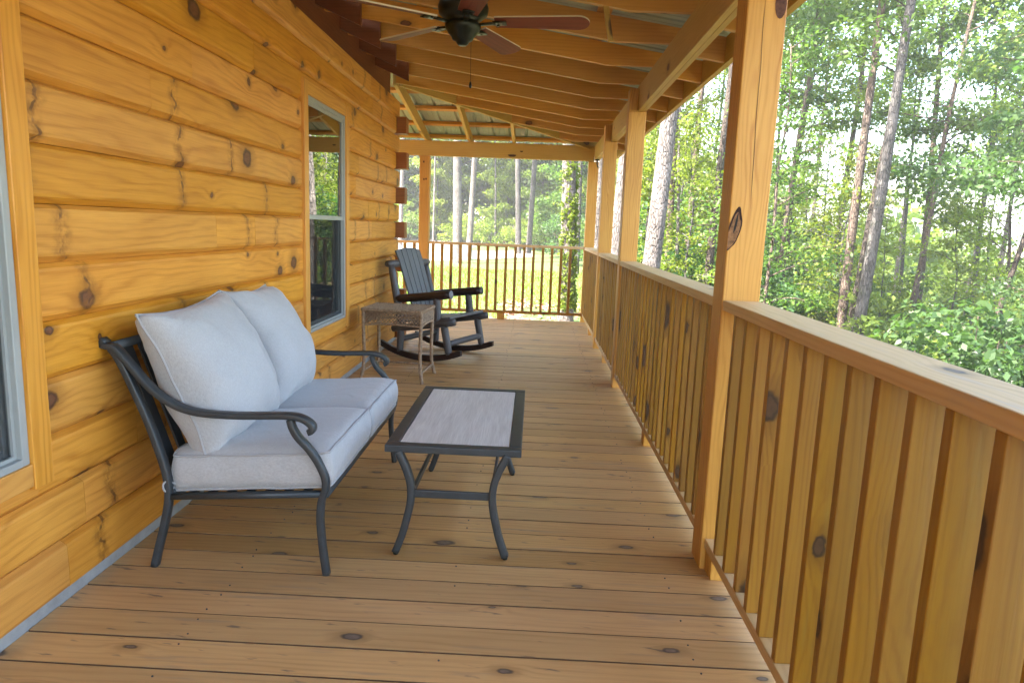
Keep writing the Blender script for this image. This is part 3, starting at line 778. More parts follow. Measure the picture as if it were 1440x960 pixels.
m = MB(); m.box((-.10, 9.952, -.02), (.04, 10.092, 2.274), 2); m.obj('shaft', M['post'], tl, bevel=.005)
sk = plain('small_dark_knot', (.06, .02, .012), .8)
for (kx, kz) in ((-.04, 2.19), (-.035, 1.95), (-.005, 1.955)):
    m = MB(); V = [(kx+.011*math.cos(a), 9.9505, kz+.016*math.sin(a)) for a in np.arange(0, 6.28, .5236)]
    m.add(V, [tuple(range(len(V)))], [((0, 0),)*len(V)]); m.obj('knot', sk, tl)
# beams: two plies, with a seam between them
BX0, BX1 = 2.352, 2.4195
segs = [(-2.2, 2.685), (2.685, 5.87), (5.87, 7.83), (7.83, 9.955)]
bl = ['double ply roof beam over the bay beside the camera', 'long double ply roof beam between the nearest post and the second post', 'short roof beam between the second and third posts', 'short roof beam running into the far corner post']
for (a, b), lb in zip(segs, bl):
    t = thing('roof_beam', lb, 'beam', (2.386, (a+b)/2, 2.28), 0, 'beams along the open side')
    for (p, q) in ((BX0, BX0+.0330), (BX0+.0345, BX1)):
        m = MB(); m.box((p, a+.0015, 2.281+random.uniform(0, .002)), (q, b-.0015, 2.4825), 1); m.obj('ply', M['beam'], t, bevel=.003)
t = thing('roof_beam', 'crosswise roof beam above the far railing, with two dark knots', 'beam', (0, 9.99, 2.275))
m = MB(); m.box((-3.0, 9.957, 2.276), (2.350, 9.992, 2.4825), 0); m.obj('ply', M['beam'], t, bevel=.003)
m = MB(); m.box((-3.0, 9.9935, 2.278), (2.350, 10.03, 2.4825), 0); m.obj('ply', M['beam'], t, bevel=.003)
bk = plain('beam_knot', (.05, .02, .012), .85)
for (kx, kz, ra, rb) in ((1.20, 2.315, .055, .020), (1.33, 2.375, .022, .012)):
    m = MB(); V = [(kx+ra*math.cos(a)*(1+.2*math.sin(3*a)), 9.9555, kz+rb*math.sin(a)*(1+.25*math.cos(2*a))) for a in np.arange(0, 6.28, .4)]
    m.add(V, [tuple(range(len(V)))], [((0, 0),)*len(V)]); m.obj('knot', bk, t)

# ================================================================== RAILINGS
CAPB, CAPT = 1.042, 1.080
def wob(a=.0022): return random.uniform(-a, a)
def side_bay(y0, y1, ys, label, feet):
    t = thing('porch_railing', label, 'railing', ((XI+XO)/2, (y0+y1)/2, 0), 0, 'railing bays along the open side')
    c = MB(); c.box((XI+.003, y0+.0015, CAPB), (XO+.004, y1-.0015, CAPT), 1); c.obj('cap_rail', M['cap'], t, bevel=.004)
    c = MB(); c.box((XI+.012, y0+.001, .090), (XI+.101, y1-.001, .128), 1); c.obj('bottom_rail', M['cap'], t, bevel=.003)
    for yb in ys:
        c = MB(); R = Matrix.Rotation(wob(.006), 3, 'Z') @ Matrix.Rotation(wob(.0018), 3, 'X')
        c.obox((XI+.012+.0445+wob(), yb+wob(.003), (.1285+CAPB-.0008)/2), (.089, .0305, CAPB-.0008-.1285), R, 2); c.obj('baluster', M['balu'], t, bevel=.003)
    for yf in feet:
        c = MB(); c.box((XI+.018, yf, .001), (XI+.095, yf+.09, .0895), 2); c.obj('foot_block', M['post'], t, bevel=.003)
    return t
bal = lambda a, b: [a+.1303*k for k in range(int((b-a)/.1303)+1)]
side_bay(-.41, 2.6145, [2.475-.1303*k for k in range(22)], 'porch railing bay closest to the camera, with broad boards showing dark knots', [2.515, .9])
side_bay(2.756, 5.799, bal(2.86, 5.75), 'long porch railing bay between the nearest post and the second post', [4.19])
side_bay(5.941, 7.759, bal(6.03, 7.72), 'short porch railing bay between the second and third posts', [5.97, 7.56][:1]+[6.9])
side_bay(7.901, 9.999, bal(7.99, 9.95), 'farthest side railing bay, ending at the corner post', [8.75])
def end_bay(x0, x1, xs, label, feet):
    t = thing('porch_railing', label, 'railing', ((x0+x1)/2, 9.98, 0), 0, 'railing bays across the far end')
    ya = 9.955
    c = MB(); c.box((x0+.0015, ya, 1.050), (x1-.0015, ya+.089, 1.086), 0); c.obj('cap_rail', M['cap'], t, bevel=.004)
    c = MB(); c.box((x0+.001, ya+.002, .090), (x1-.001, ya+.089, .128), 0); c.obj('bottom_rail', M['balu'], t, bevel=.003)
    for xb in xs:
        c = MB(); R = Matrix.Rotation(wob(.004), 3, 'Y')
        c.obox((xb+wob(.003), ya+.0445+wob(), (.1285+1.0492)/2), (.038, .080, 1.0492-.1285), R, 2); c.obj('baluster', M['balu'], t, bevel=.003)
    for xf in feet:
        c = MB(); c.box((xf, ya+.006, -.0+.001), (xf+.11, ya+.083, .0895), 2); c.obj('foot_block', M['post'], t, bevel=.003)
end_bay(.041, 2.279, [.105+.1322*k for k in range(16)], 'far end railing of thin upright balusters against the sunny lawn', [1.06])
c_ = end_bay(-3.0, -.101, [-.17-.1322*k for k in range(21)], 'far railing bay beyond the log corner, left of the corner post', [-1.5])
# half post that closes the end railing at the corner
# small dark hook under the far corner of the beam
t = thing('hook', 'small black metal hook under the beam at the far corner post', 'hook', (2.36, 9.93, 2.2))
m = MB(); m.tube([(2.372, 9.70, 2.28), (2.372, 9.70, 2.22), (2.378, 9.68, 2.19), (2.385, 9.70, 2.175), (2.385, 9.73, 2.19)], .010, 8); m.lathe([(.0, .0), (.03, .005), (.03, .02), (0, .022)], (2.372, 9.70, 2.258), 12)
m.obj('bracket', M['bronze'], t)

# ================================================================== LOVESEAT
def smooth_path(pts, sub_=6):
    pts = [Vector(p) for p in pts]; out = []
    for i in range(len(pts)-1):
        p0 = pts[max(i-1, 0)]; p1 = pts[i]; p2 = pts[i+1]; p3 = pts[min(i+2, len(pts)-1)]
        for k in range(sub_):
            t = k/sub_
            out.append(.5*((2*p1)+(-p0+p2)*t+(2*p0-5*p1+4*p2-p3)*t*t+(-p0+3*p1-3*p2+p3)*t**3))
    out.append(pts[-1]); return out
LY0, LY1 = 2.415, 3.695
ls = thing('loveseat', 'charcoal metal outdoor loveseat with light grey cushions against the log wall', 'loveseat', (.45, 3.05, 0))
for yv in (LY0, LY1):
    arm = smooth_path([(.030, yv, .868), (.018, yv, .852), (.032, yv, .845), (.065, yv, .838), (.115, yv, .780), (.190, yv, .695), (.270, yv, .638), (.362, yv, .611), (.503, yv, .606), (.640, yv, .612), (.703, yv, .613), (.749, yv, .604), (.780, yv, .582), (.781, yv, .563), (.768, yv, .556)], 5)
    m = MB(); m.tube(arm, 1.0, 12, square=(.042, .024), upv=(0, 1, 0)); 
    m = MB(); m.tube(arm, 1.0, 14, square=(.024, .042), upv=(0, 1, 0)); m.obj('arm', M['metal'], ls)
    fl = smooth_path([(.700, yv, .600), (.708, yv, .570), (.728, yv, .535), (.765, yv, .495), (.797, yv, .450), (.822, yv, .400), (.830, yv, .365), (.826, yv, .330), (.813, yv, .290), (.808, yv, .230), (.811, yv, .165), (.818, yv, .090), (.830, yv, .0)], 4)
    m = MB(); m.tube(fl, 1.0, 14, square=(.026, .034), upv=(0, 1, 0)); m.obj('leg', M['metal'], ls)
    bl_ = smooth_path([(.050, yv, .838), (.075, yv, .800), (.110, yv, .725), (.171, yv, .573), (.222, yv, .410), (.236, yv, .330), (.234, yv, .260), (.215, yv, .170), (.190, yv, .080), (.170, yv, .0)], 4)
    m = MB(); m.tube(bl_, 1.0, 14, square=(.026, .034), upv=(0, 1, 0)); m.obj('leg', M['metal'], ls)
m = MB()
m.tube([(.826, LY0+.012, .322), (.826, LY1-.012, .322)], 1, 12, square=(.045, .022), upv=(1, 0, 0)); m.tube([(.245, LY0+.012, .283), (.245, LY1-.012, .283)], 1, 12, square=(.04, .022), upv=(1, 0, 0))
for yv in (LY0, LY1): m.tube([(.238, yv, .282), (.822, yv, .320)], 1, 12, square=(.022, .030), upv=(0, 1, 0))
for q in range(1, 8):
    xx = .245+.58*q/8; m.bar((xx, LY0, .288+.036*q/8), (xx, LY1, .288+.036*q/8), .03, .006)
m.obj('seat_frame', M['metal'], ls)
m = MB()
m.tube([(.048, LY0+.01, .842), (.048, LY1-.01, .842)], 1, 12, square=(.034, .022), upv=(1, 0, .3))
for q in range(1, 14):
    yv = LY0+(LY1-LY0)*q/14; m.bar((.052, yv, .835), (.236, yv, .30), .05, .008, (1, 0, .3))
m.obj('back_panel', M['metal'], ls)

def pillow(W_, H_, T_, seed, n=34):
    """knife-edged cushion in its own frame: x across, z up, y thickness; returns verts, faces, edge loop"""
    V = []; idx = {}
    for side in (1, -1):
        for j in range(n+1):
            for i in range(n+1):
                s_, t_ = -1+2*i/n, -1+2*j/n
                edge = i in (0, n) or j in (0, n)
                if edge and side == -1: idx[(side, i, j)] = idx[(1, i, j)]; continue
                X = s_*W_/2*(1-.085*(1-t_*t_)*s_*s_*1.0); Z = t_*H_/2*(1-.10*(1-s_*s_)*t_*t_)
                e = ((1-s_**2)*(1-t_**2)); th = T_/2*(max(e, 0)**.43)
                if side == -1: th *= .8
                th *= 1+.16*(-t_)*(1-t_*t_)
                c = max(0, abs(s_)+abs(t_)-1.15)
                wr = .020*math.sin((s_*math.copysign(1, t_)*9+t_*math.copysign(1, s_)*-9)*1.0+seed)*c if not edge else 0
                nz = .014*mnoise.noise((s_*2.2+seed, t_*2.2, seed*1.7))+.004*mnoise.noise((s_*6, t_*6+seed, 2.0))
                yy_ = side*(th+(nz if not edge else 0)+wr*(1 if not edge else 0))
                if edge: yy_ = .008*mnoise.noise((s_*3+seed, t_*3, 5.0))
                idx[(side, i, j)] = len(V); V.append(Vector((X, yy_, Z)))
    Fc = []
    for side in (1, -1):
        for j in range(n):
            for i in range(n):
                q = (idx[(side, i, j)], idx[(side, i+1, j)], idx[(side, i+1, j+1)], idx[(side, i, j+1)])
                Fc.append(q if side == -1 else q[::-1])
    loop = [(i, 0) for i in range(n)]+[(n, j) for j in range(n)]+[(i, n) for i in range(n, 0, -1)]+[(0, j) for j in range(n, 0, -1)]
    return V, Fc, [V[idx[(1, i, j)]].copy() for i, j in loop]
def place_pillow(name, c, W_, H_, T_, lean, spin, seed, label, yawz=0):
    V, Fc, lp = pillow(W_, H_, T_, seed)
    # local x -> world y, local z -> up (leaning back), local y -> world x
    B_ = Matrix(((0, 1, 0), (1, 0, 0), (0, 0, 1)))
    R = Matrix.Rotation(yawz, 3, 'Z') @ Matrix.Rotation(-lean, 3, 'Y') @ Matrix.Rotation(spin, 3, 'X') @ B_
    V = [R @ p+Vector(c) for p in V]; lp = [R @ p+Vector(c) for p in lp]
    m = MB(); m.add(V, Fc, [((0, 0),)*len(f) for f in Fc], True); o = m.obj(name, M['fabric'], ls)
    if label: o['label'] = label
    m = MB(); m.tube(lp+[lp[0]], .0048, 6, cap=False); sub(m.obj('piping', M['piping'], ls), o)
    return o
place_pillow('back_cushion', (.275, 2.728, .702), .61, .60, .37, rad(23), rad(3.0), 1.3, 'grey back cushion nearer the camera', rad(-3))
place_pillow('back_cushion', (.268, 3.335, .708), .61, .60, .36, rad(23), rad(-2.5), 4.1, 'grey back cushion at the far end', rad(4))
def seat_cushion(y0, y1, seed, label):
    x0, x1 = .245, .842; n1, n2 = 26, 26; th = .142; m = MB(); V = []; Fc = []
    def pos(s_, t_, h):     # s across y, t along x (front = 1)
        r_ = .03
        X = x0+(x1-x0)*(t_*.5+.5); Y = y0+(y1-y0)*(s_*.5+.5)
        zb = .300+.042*(t_*.5+.5)
        e = max(0, (1-s_**4))*max(0, (1-t_**4))
        if h > 0: Z = zb+th+.026*(max(e, 0)**.5)-.012*math.exp(-((1-abs(s_))/.10)**2)
        else: Z = zb-.006*(e**.5)
        Z += .004*mnoise.noise((X*7+seed, Y*7, h))
        return Vector((X, Y, Z))
    grid = {}
    for h in (1, 0):
        for j in range(n2+1):
            for i in range(n1+1):
                s_, t_ = -1+2*i/n1, -1+2*j/n2
                # round the plan corners
                k = .022
                ss, tt = s_, t_
                a, b = max(0, abs(s_)-.9)/.1, max(0, abs(t_)-.9)/.1
                q = 1-.016*(a*b)
                p = pos(ss*q, tt*q, h); grid[(h, i, j)] = len(V); V.append(p)
    for j in range(n2):
        for i in range(n1):
            Fc.append((grid[(1, i, j)], grid[(1, i+1, j)], grid[(1, i+1, j+1)], grid[(1, i, j+1)]))
            Fc.append((grid[(0, i, j)], grid[(0, i, j+1)], grid[(0, i+1, j+1)], grid[(0, i+1, j)]))
    loop = [(i, 0) for i in range(n1)]+[(n1, j) for j in range(n2)]+[(i, n2) for i in range(n1, 0, -1)]+[(0, j) for j in range(n2, 0, -1)]
    cx, cy = (x0+x1)/2, (y0+y1)/2; L = len(loop); rows = [[grid[(1, i, j)] for i, j in loop]]
    for h in (.75, .5, .25):
        row = []
        for i, j in loop:
            a, b = V[grid[(0, i, j)]], V[grid[(1, i, j)]]; p = a.lerp(b, h); o_ = Vector((p.x-cx, p.y-cy, 0)); o_.normalize()
            bul = .013*math.sin(math.pi*h)+.003*mnoise.noise((p.x*9, p.y*9, seed))
            sd = Vector((1 if j == n2 else (-1 if j == 0 else 0), 1 if i == n1 else (-1 if i == 0 else 0), 0)).normalized()
            row.append(len(V)); V.append(p+sd*bul)
        rows.append(row)
    rows.append([grid[(0, i, j)] for i, j in loop])
    for a, b in zip(rows[:-1], rows[1:]):
        for q in range(L): Fc.append((a[q], a[(q+1) % L], b[(q+1) % L], b[q]))
    m.add(V, Fc, [((0, 0),)*4]*len(Fc), True); o = m.obj('seat_cushion', M['fabric'], ls); o['label'] = label
    for h in (1, 0):
        lp = [V[grid[(h, i, j)]] for i, j in loop]
        m = MB(); m.tube(lp+[lp[0]], .0046, 6, cap=False); sub(m.obj('piping', M['piping'], ls), o)
seat_cushion(LY0+.016, 3.052, .7, 'grey seat cushion nearer the camera'); seat_cushion(3.056, LY1-.016, 3.1, 'grey seat cushion at the far end')
m = MB(); m.tube(smooth_path([(.252, LY0+.016, .325), (.236, LY0-.012, .345), (.226, LY0-.020, .330), (.232, LY0-.014, .305), (.250, LY0+.014, .312)], 5), .004, 6); m.obj('cushion_tie', M['piping'], ls)

# ================================================================== COFFEE TABLE
ct = thing('coffee_table', 'low metal coffee table with grey wood look panel and curved legs', 'table', (1.276, 3.135, 0))
TX0, TX1, TY0, TY1, TZ = 1.004, 1.548, 2.612, 3.655, .455
m = MB(); fw = .050
m.box((TX0, TY0, TZ-.030), (TX1, TY0+fw, TZ), 0); m.box((TX0, TY1-fw, TZ-.030), (TX1, TY1, TZ), 0)
m.box((TX0, TY0+fw+.0005, TZ-.030), (TX0+fw, TY1-fw-.0005, TZ), 1); m.box((TX1-fw, TY0+fw+.0005, TZ-.030), (TX1, TY1-fw-.0005, TZ), 1)
m.obj('top_frame', M['metal'], ct, bevel=.004)
m = MB(); m.box((TX0+fw+.002, TY0+fw+.002, TZ-.022), (TX1-fw-.002, TY1-fw-.002, TZ-.003), 1); m.obj('top_panel', M['panel'], ct, bevel=.002)
for sx in (-1, 1):
    for sy in (-1, 1):
        cx = 1.276
        prof = [(.216, .432), (.205, .405), (.186, .365), (.168, .310), (.163, .262), (.166, .215), (.178, .155), (.196, .085), (.222, .012)]
        P = []
        for (dx, z) in prof:
            yy_ = 3.09+sy*(.470+.012*(.43-z)/.43)
            P.append((cx+sx*dx, yy_, z))
        m = MB(); m.tube(smooth_path(P, 4), 1, 14, square=(.030, .040), upv=(0, 1, 0)); lg = m.obj('leg', M['metal'], ct)
        m = MB(); m.lathe([(0, .0), (.011, .0), (.011, .006), (.006, .014), (0, .014)], (P[-1][0], P[-1][1], .0), 12); sub(m.obj('foot_pad', M['bronze'], ct), lg)
for sy in (-1, 1):
    m = MB(); m.bar((1.276-.163, 3.09+sy*.474, .258), (1.276+.163, 3.09+sy*.474, .258), .014, .032); m.obj('stretcher', M['metal'], ct, bevel=.003)
for sx in (-1, 1):
    m = MB(); m.bar((1.276+sx*.158, 3.09-.474, .262), (1.276+sx*.158, 3.09+.474, .262), .012, .030); m.obj('stretcher', M['metal'], ct, bevel=.003)

# ================================================================== WICKER SIDE TABLE
wt = thing('side_table', 'small brown wicker side table with latticed skirt beside the rocking chair', 'table', (.425, 5.865, 0), rad(-4.5), local=True)
WX, WY, WZ = .255, .222, .612
def braid(m, p, q, r_, n=14, tw=26):
    p, q = Vector(p), Vector(q); L = (q-p).length; N = max(4, int(L/.008))
    pts = [p.lerp(q, i/N) for i in range(N+1)]
    m.tube(pts, [r_*(1+.16*math.sin(i*1.9)) for i in range(N+1)], n)
m = MB(); m.box((-WX+.01, -WY+.01, WZ-.016), (WX-.01, WY-.01, WZ-.004))
for q in range(26):
    xx = -WX+.016+q*(2*WX-.032)/25; P = [(xx, -WY+.008+i*(2*WY-.016)/40, WZ-.003+.0035*math.sin(i*1.57+q*math.pi)) for i in range(41)]
    m.tube(P, .0065, 6)
m.obj('top', M['wicker'], wt)
m = MB()
for (p, q) in (((-WX, -WY), (WX, -WY)), ((WX, -WY), (WX, WY)), ((WX, WY), (-WX, WY)), ((-WX, WY), (-WX, -WY))): braid(m, (*p, WZ-.006), (*q, WZ-.006), .0135)
m.obj('top_rim', M['wicker'], wt)
def lattice(m, o, ux, L, z0, z1):
    o = Vector(o); ux = Vector(ux); st = .030; H_ = z1-z0
    n_ = int(L/st)+int(H_/st)+2
    for sgn in (1, -1):
        for q in range(-int(H_/st)-1, int(L/st)+1):
            pts = []
            for i in range(9):
                t = i/8; a = q*st+t*H_ if sgn > 0 else q*st+(1-t)*H_
                if 0 <= a <= L:
                    sag = .018*(1-((a-L/2)/(L/2))**2)      # arched lower edge
                    z = z0+t*H_
                    if z < z0+.0+sag*.7: continue
                    pts.append(o+ux*a+Vector((0, 0, z))+ux.cross(Vector((0, 0, 1)))*(.003*sgn))
            if len(pts) > 1: m.tube(pts, .0040, 5)
    P = [o+ux*(L*i/20)+Vector((0, 0, z0+.018*.7*(1-((i-10)/10)**2))) for i in range(21)]
    m.tube(P, .009, 8)
    m.tube([o+Vector((0, 0, z1-.012)), o+ux*L+Vector((0, 0, z1-.012))], .007, 6)
for (o_, u_, L_) in (((-WX+.008, -WY+.006, 0), (1, 0, 0), 2*WX-.016), ((-WX+.008, WY-.006, 0), (1, 0, 0), 2*WX-.016), ((WX-.006, -WY+.008, 0), (0, 1, 0), 2*WY-.016), ((-WX+.006, -WY+.008, 0), (0, 1, 0), 2*WY-.016)):
    m = MB(); lattice(m, o_, u_, L_, .478, WZ-.012); m.obj('lattice_skirt', M['wicker'], wt)
for sx in (-1, 1):
    for sy in (-1, 1):
        P = [(sx*(WX-.008), sy*(WY-.008), WZ-.012), (sx*(WX-.010), sy*(WY-.010), .45), (sx*(WX-.014), sy*(WY-.014), .25), (sx*(WX-.010), sy*(WY-.010), .12), (sx*(WX+.002), sy*(WY+.002), .05), (sx*(WX+.012), sy*(WY+.012), 0)]
        P = smooth_path(P, 12); m = MB(); m.tube(P, [.0145*(1+.07*math.sin(i*1.7)) for i in range(len(P))], 10); m.obj('leg', M['wicker'], wt)
for sx in (-1, 1):
    m = MB(); braid(m, (sx*(WX-.006), -WY+.006, .085), (sx*(WX-.006), WY-.006, .085), .010); m.obj('stretcher', M['wicker'], wt)
m = MB(); braid(m, (-WX+.006, WY-.006, .085), (WX-.006, WY-.006, .085), .010); m.obj('stretcher', M['wicker'], wt)

# ================================================================== ROCKING CHAIR (local frame: x forward, y to its left/far side)
rk = thing('rocking_chair', 'black stained log rocking chair with fanned slat back', 'rocking chair', (.60, 6.97, 0), rad(-22.7), local=True)
def logp(m, p, q, r0, r1=None, taper=True, n=14):
    p, q = Vector(p), Vector(q); r1 = r1 or r0; N = 10
    pts = [p.lerp(q, i/N) for i in range(N+1)]; rr = [(r0+(r1-r0)*i/N)*(1+.05*mnoise.noise((i*.7+p.x*9, p.y*7, p.z*5))) for i in range(N+1)]
    if taper: rr[0] *= .86; rr[-1] *= .86
    m.tube(pts, rr, n)
def runner_z(x):
    Rr_ = 1.05; return Rr_-math.sqrt(max(0, Rr_**2-(x-.03)**2))
for sy in (-1, 1):
    m = MB(); V = []; N = 24; yv = sy*.345; tw = .022
    top, bot = [], []
    for i in range(N+1):
        x = -.47+.95*i/N; zb = runner_z(x)*.92; hgt = .062-(.012 if i in (0, N) else 0)
        bot.append((x, zb)); top.append((x, zb+hgt))
    m.prism(bot+top[::-1], 'xz', yv-tw, yv+tw); m.obj('rocker', M['rockrun'], rk, bevel=.006)
    tilt = .148
    def zt_(x): return .352+tilt*(x+.0)
    m = MB(); logp(m, (-.30, yv, zt_(-.30)-.02), (.40, yv, zt_(.40)), .038, .040); m.obj('seat_rail', M['rockw'], rk)
    m = MB(); logp(m, (.285, yv, zt_(.285)-.03), (.345, yv, runner_z(.345)+.04), .038, .034); m.obj('leg', M['rockw'], rk)
    m = MB(); logp(m, (-.205, yv, zt_(-.205)-.04), (-.215, yv, runner_z(-.215)+.04), .036, .034); m.obj('leg', M['rockw'], rk)
    # armrest, its front post and the back post
    m = MB(); logp(m, (-.275, yv*.96, .585), (.335, yv*.92, .667), .040, .043); a_ = m.obj('armrest', M['rockrun'], rk)
    m = MB(); logp(m, (.338, yv*.92, .6675), (.3415, yv*.92, .668), .040, .040, False); sub(m.obj('log_end', M['endgrain'], rk), a_)
    m = MB(); logp(m, (.205, yv*.97, zt_(.205)+.01), (.185, yv*.93, .625), .042, .034); m.obj('arm_post', M['rockw'], rk)
    m = MB(); logp(m, (-.20, yv*.98, zt_(-.20)-.02), (-.345, yv*.92, .915), .040, .034); m.obj('back_post', M['rockw'], rk)
m = MB(); logp(m, (-.350, -.375, .925), (-.350, .375, .925), .037); cb_ = m.obj('back_bar', M['rockw'], rk)
m = MB(); logp(m, (-.215, -.34, .40), (-.215, .34, .40), .036); m.obj('back_bar', M['rockw'], rk)
m = MB(); logp(m, (.325, -.335, .19), (.325, .335, .19), .030); m.obj('stretcher', M['rockw'], rk)
m = MB(); logp(m, (-.213, -.335, .19), (-.213, .335, .19), .030); m.obj('stretcher', M['rockw'], rk)
ns = 5
for i in range(ns):
    t = (i-(ns-1)/2)
    yb, yt = t*.079, t*.090
    zt2 = 1.075
    p, q = Vector((-.135, yb, .372)), Vector((-.375, yt, zt2))
    d = (q-p).normalized(); 
    m = MB(); wdt0, wdt1, th = .070, .083, .020
    nx = Vector((0, 1, 0)).cross(d).normalized()
    N = 6; V = []
    for s_ in (0, 1):
        for j in range(N+1):
            f_ = j/N; c = p.lerp(q, f_); wq = (wdt0+(wdt1-wdt0)*f_)/2
            c = c+nx*(s_*th)
            yl, yr = c.y-wq, c.y+wq
            zc = 0
            V.append((c.x, yl, c.z-(.55*yl*yl if j == N else 0))); V.append((c.x, yr, c.z-(.55*yr*yr if j == N else 0)))
    K = 2*(N+1); Fc = []; UV = []
    for j in range(N):
        a = 2*j
        Fc += [(a, a+1, a+3, a+2), (K+a, K+a+2, K+a+3, K+a+1), (a, a+2, K+a+2, K+a), (a+1, K+a+1, K+a+3, a+3)]
        UV += [((j*.1, 0), (j*.1, .08), (j*.1+.1, .08), (j*.1+.1, 0)), ((j*.1, 0), (j*.1+.1, 0), (j*.1+.1, .08), (j*.1, .08)), ((j*.1, 0), (j*.1+.1, 0), (j*.1+.1, .02), (j*.1, .02)), ((j*.1, 0), (j*.1, .02), (j*.1+.1, .02), (j*.1+.1, 0))]
    Fc += [(0, K, K+1, 1), (2*N, 2*N+1, K+2*N+1, K+2*N)]; UV += [((0, 0),)*4]*2
    m.add(V, Fc, UV); m.obj('back_slat', M['rockslat'], rk, bevel=.003)
for i in range(5):
    xx = -.13+.108*i; z = .352+.148*xx+.043
    m = MB(); Rm = Matrix.Rotation(-math.atan(.148), 3, 'Y')
    m.obox((xx, 0, z-.008*math.sin(math.pi*i/4)), (.098, .70, .022), Rm, 1); m.obj('seat_slat', M['rockslat'], rk, bevel=.004)

# ================================================================== CEILING FAN
FC = Vector((1.14, 3.85, 2.335))
fan = thing('ceiling_fan', 'dark bronze ceiling fan with five cherry wood blades and a pull chain', 'ceiling fan', tuple(FC))
c0 = FC
m = MB(); m.lathe([(a_, b_) for a_, b_ in [(0, -.074), (.022, -.074), (.030, -.066), (.036, -.055), (.053, -.047), (.060, -.032), (.080, -.010), (.092, .008), (.096, .022), (.092, .032), (.075, .045), (.100, .058), (.128, .080), (.134, .112), (.126, .140), (.07, .165), (.035, .18), (.03, .2), (0, .2)]], c0, 36)
m.obj('motor_housing', M['bronze'], fan)
m = MB(); m.tube([(c0.x, c0.y, c0.z+.19), (c0.x, c0.y, 2.66)], .013, 10); m.lathe([(.0, .0), (.05, .0), (.065, .03), (.06, .055), (0, .055)], (c0.x, c0.y, 2.628), 20); m.obj('downrod', M['bronze'], fan)
m = MB(); m.box((c0.x-.06, 3.94-.62+.04, 2.655), (c0.x+.06, 3.939, 2.69)); m.obj('mounting_block', M['beam'], fan)
for k, ang in enumerate((-4, 68, 140, 212, 284)):
    Rz = Matrix.Rotation(rad(ang), 3, 'Z') @ Matrix.Rotation(rad(-12), 3, 'X')
    top, N = [], 12
    r0_, r1_ = .17, .665
    outl = []
    for i in range(N+1):
        t = i/N; r = r0_+(r1_-.06-r0_)*t; outl.append((r, .052+.016*t))
    for i in range(1, 9):
        a = math.pi/2*(1-i/8); outl.append((r1_-.06+.06*math.cos(a), .068*math.sin(a) if i < 8 else 0.0))
    ring = outl+[(r, -wv) for r, wv in reversed(outl[:-1])]
    ring = [(r0_, -.052)] + ring if False else ring
    V = [c0+Vector((0, 0, .045))+Rz @ Vector((r, wv, .004)) for r, wv in ring]+[c0+Vector((0, 0, .045))+Rz @ Vector((r, wv, -.004)) for r, wv in ring]
    n_ = len(ring); m = MB()
    m.add(V, [tuple(range(n_)), tuple(range(2*n_-1, n_-1, -1))], [tuple((r, wv) for r, wv in ring), tuple((r, wv) for r, wv in reversed(ring))], False, 0)
    m.add(V, [(i, (i+1) % n_, n_+(i+1) % n_, n_+i) for i in range(n_)], [((0, 0),)*4]*n_, False, 1)
    bo = m.obj('blade', [M['blade'], M['bladeedge']], fan, fixn=False)
    m = MB(); P = [c0+Vector((0, 0, .03))+Rz @ Vector(p) for p in ((.075, 0, 0), (.12, 0, .004), (.17, 0, .008))]
    m.tube(P, 1, 10, square=(.03, .012)); 
    Pq = [c0+Vector((0, 0, .045))+Rz @ Vector(p) for p in ((.16, 0, -.008), (.23, 0, -.008))]
    m.tube(Pq, 1, 10, square=(.065, .007))
    for (sx, sy) in ((.185, -.02), (.185, .02), (.215, 0)):
        p = c0+Vector((0, 0, .045))+Rz @ Vector((sx, sy, -.013)); m.tube([p, p+Vector((0, 0, .005))], .008, 8)
    sub(m.obj('blade_iron', M['bronze'], fan), bo)
m = MB(); m.tube([(c0.x+.045, c0.y, c0.z-.04), (c0.x+.047, c0.y, c0.z-.255)], .0013, 5); pc = m.obj('pull_chain', M['bronze'], fan)
m = MB(); m.lathe([(0, 0), (.006, .004), (.008, .015), (.005, .03), (.002, .036), (0, .036)], (c0.x+.047, c0.y, c0.z-.290), 12); sub(m.obj('pull_knob', M['bronze'], fan), pc)

# ================================================================== TREES
def leaf_cloud(centers, radii, counts, size, flat=.55, upbias=.7, rng=RNG):
    """rhombic leaves scattered through clump volumes -> mesh arrays"""
    Vs, n = [], 0
    for c, R, cnt in zip(centers, radii, counts):
        d = rng.normal(size=(cnt, 3)); d /= np.linalg.norm(d, axis=1, keepdims=True)
        p = d*(rng.random((cnt, 1))**.5)*R*np.array([1, 1, flat]) + np.array(c)
        nr = rng.normal(size=(cnt, 3))*.75 + np.array([0, 0, upbias]) + d*.35
        nr /= np.linalg.norm(nr, axis=1, keepdims=True)
        t = rng.normal(size=(cnt, 3)) + d*.5 + np.array([0, 0, -.35]); t -= nr*(t*nr).sum(1, keepdims=True); t /= np.linalg.norm(t, axis=1, keepdims=True)
        b = np.cross(nr, t)
        L = size*(.6+.8*rng.random((cnt, 1)))
        a0 = p - t*L*.5; a2 = p + t*L*.5 - nr*L*.12; a1 = p + b*L*.27 + nr*L*.03; a3 = p - b*L*.27 + nr*L*.03
        Vs.append(np.stack([a0, a1, a2, a3], 1).reshape(-1, 3))
    V = np.concatenate(Vs); k = len(V)//4
    return V, k
def leaf_mesh(name, V, k, mat):
    me = bpy.data.meshes.new(name); me.vertices.add(4*k); me.vertices.foreach_set('co', V.astype(np.float32).ravel())
    me.loops.add(4*k); me.loops.foreach_set('vertex_index', np.arange(4*k, dtype=np.int32))
    me.polygons.add(k); me.polygons.foreach_set('loop_start', np.arange(0, 4*k, 4, dtype=np.int32)); me.polygons.foreach_set('loop_total', np.full(k, 4, dtype=np.int32))
    me.materials.append(mat); me.update(); me.validate(); return me
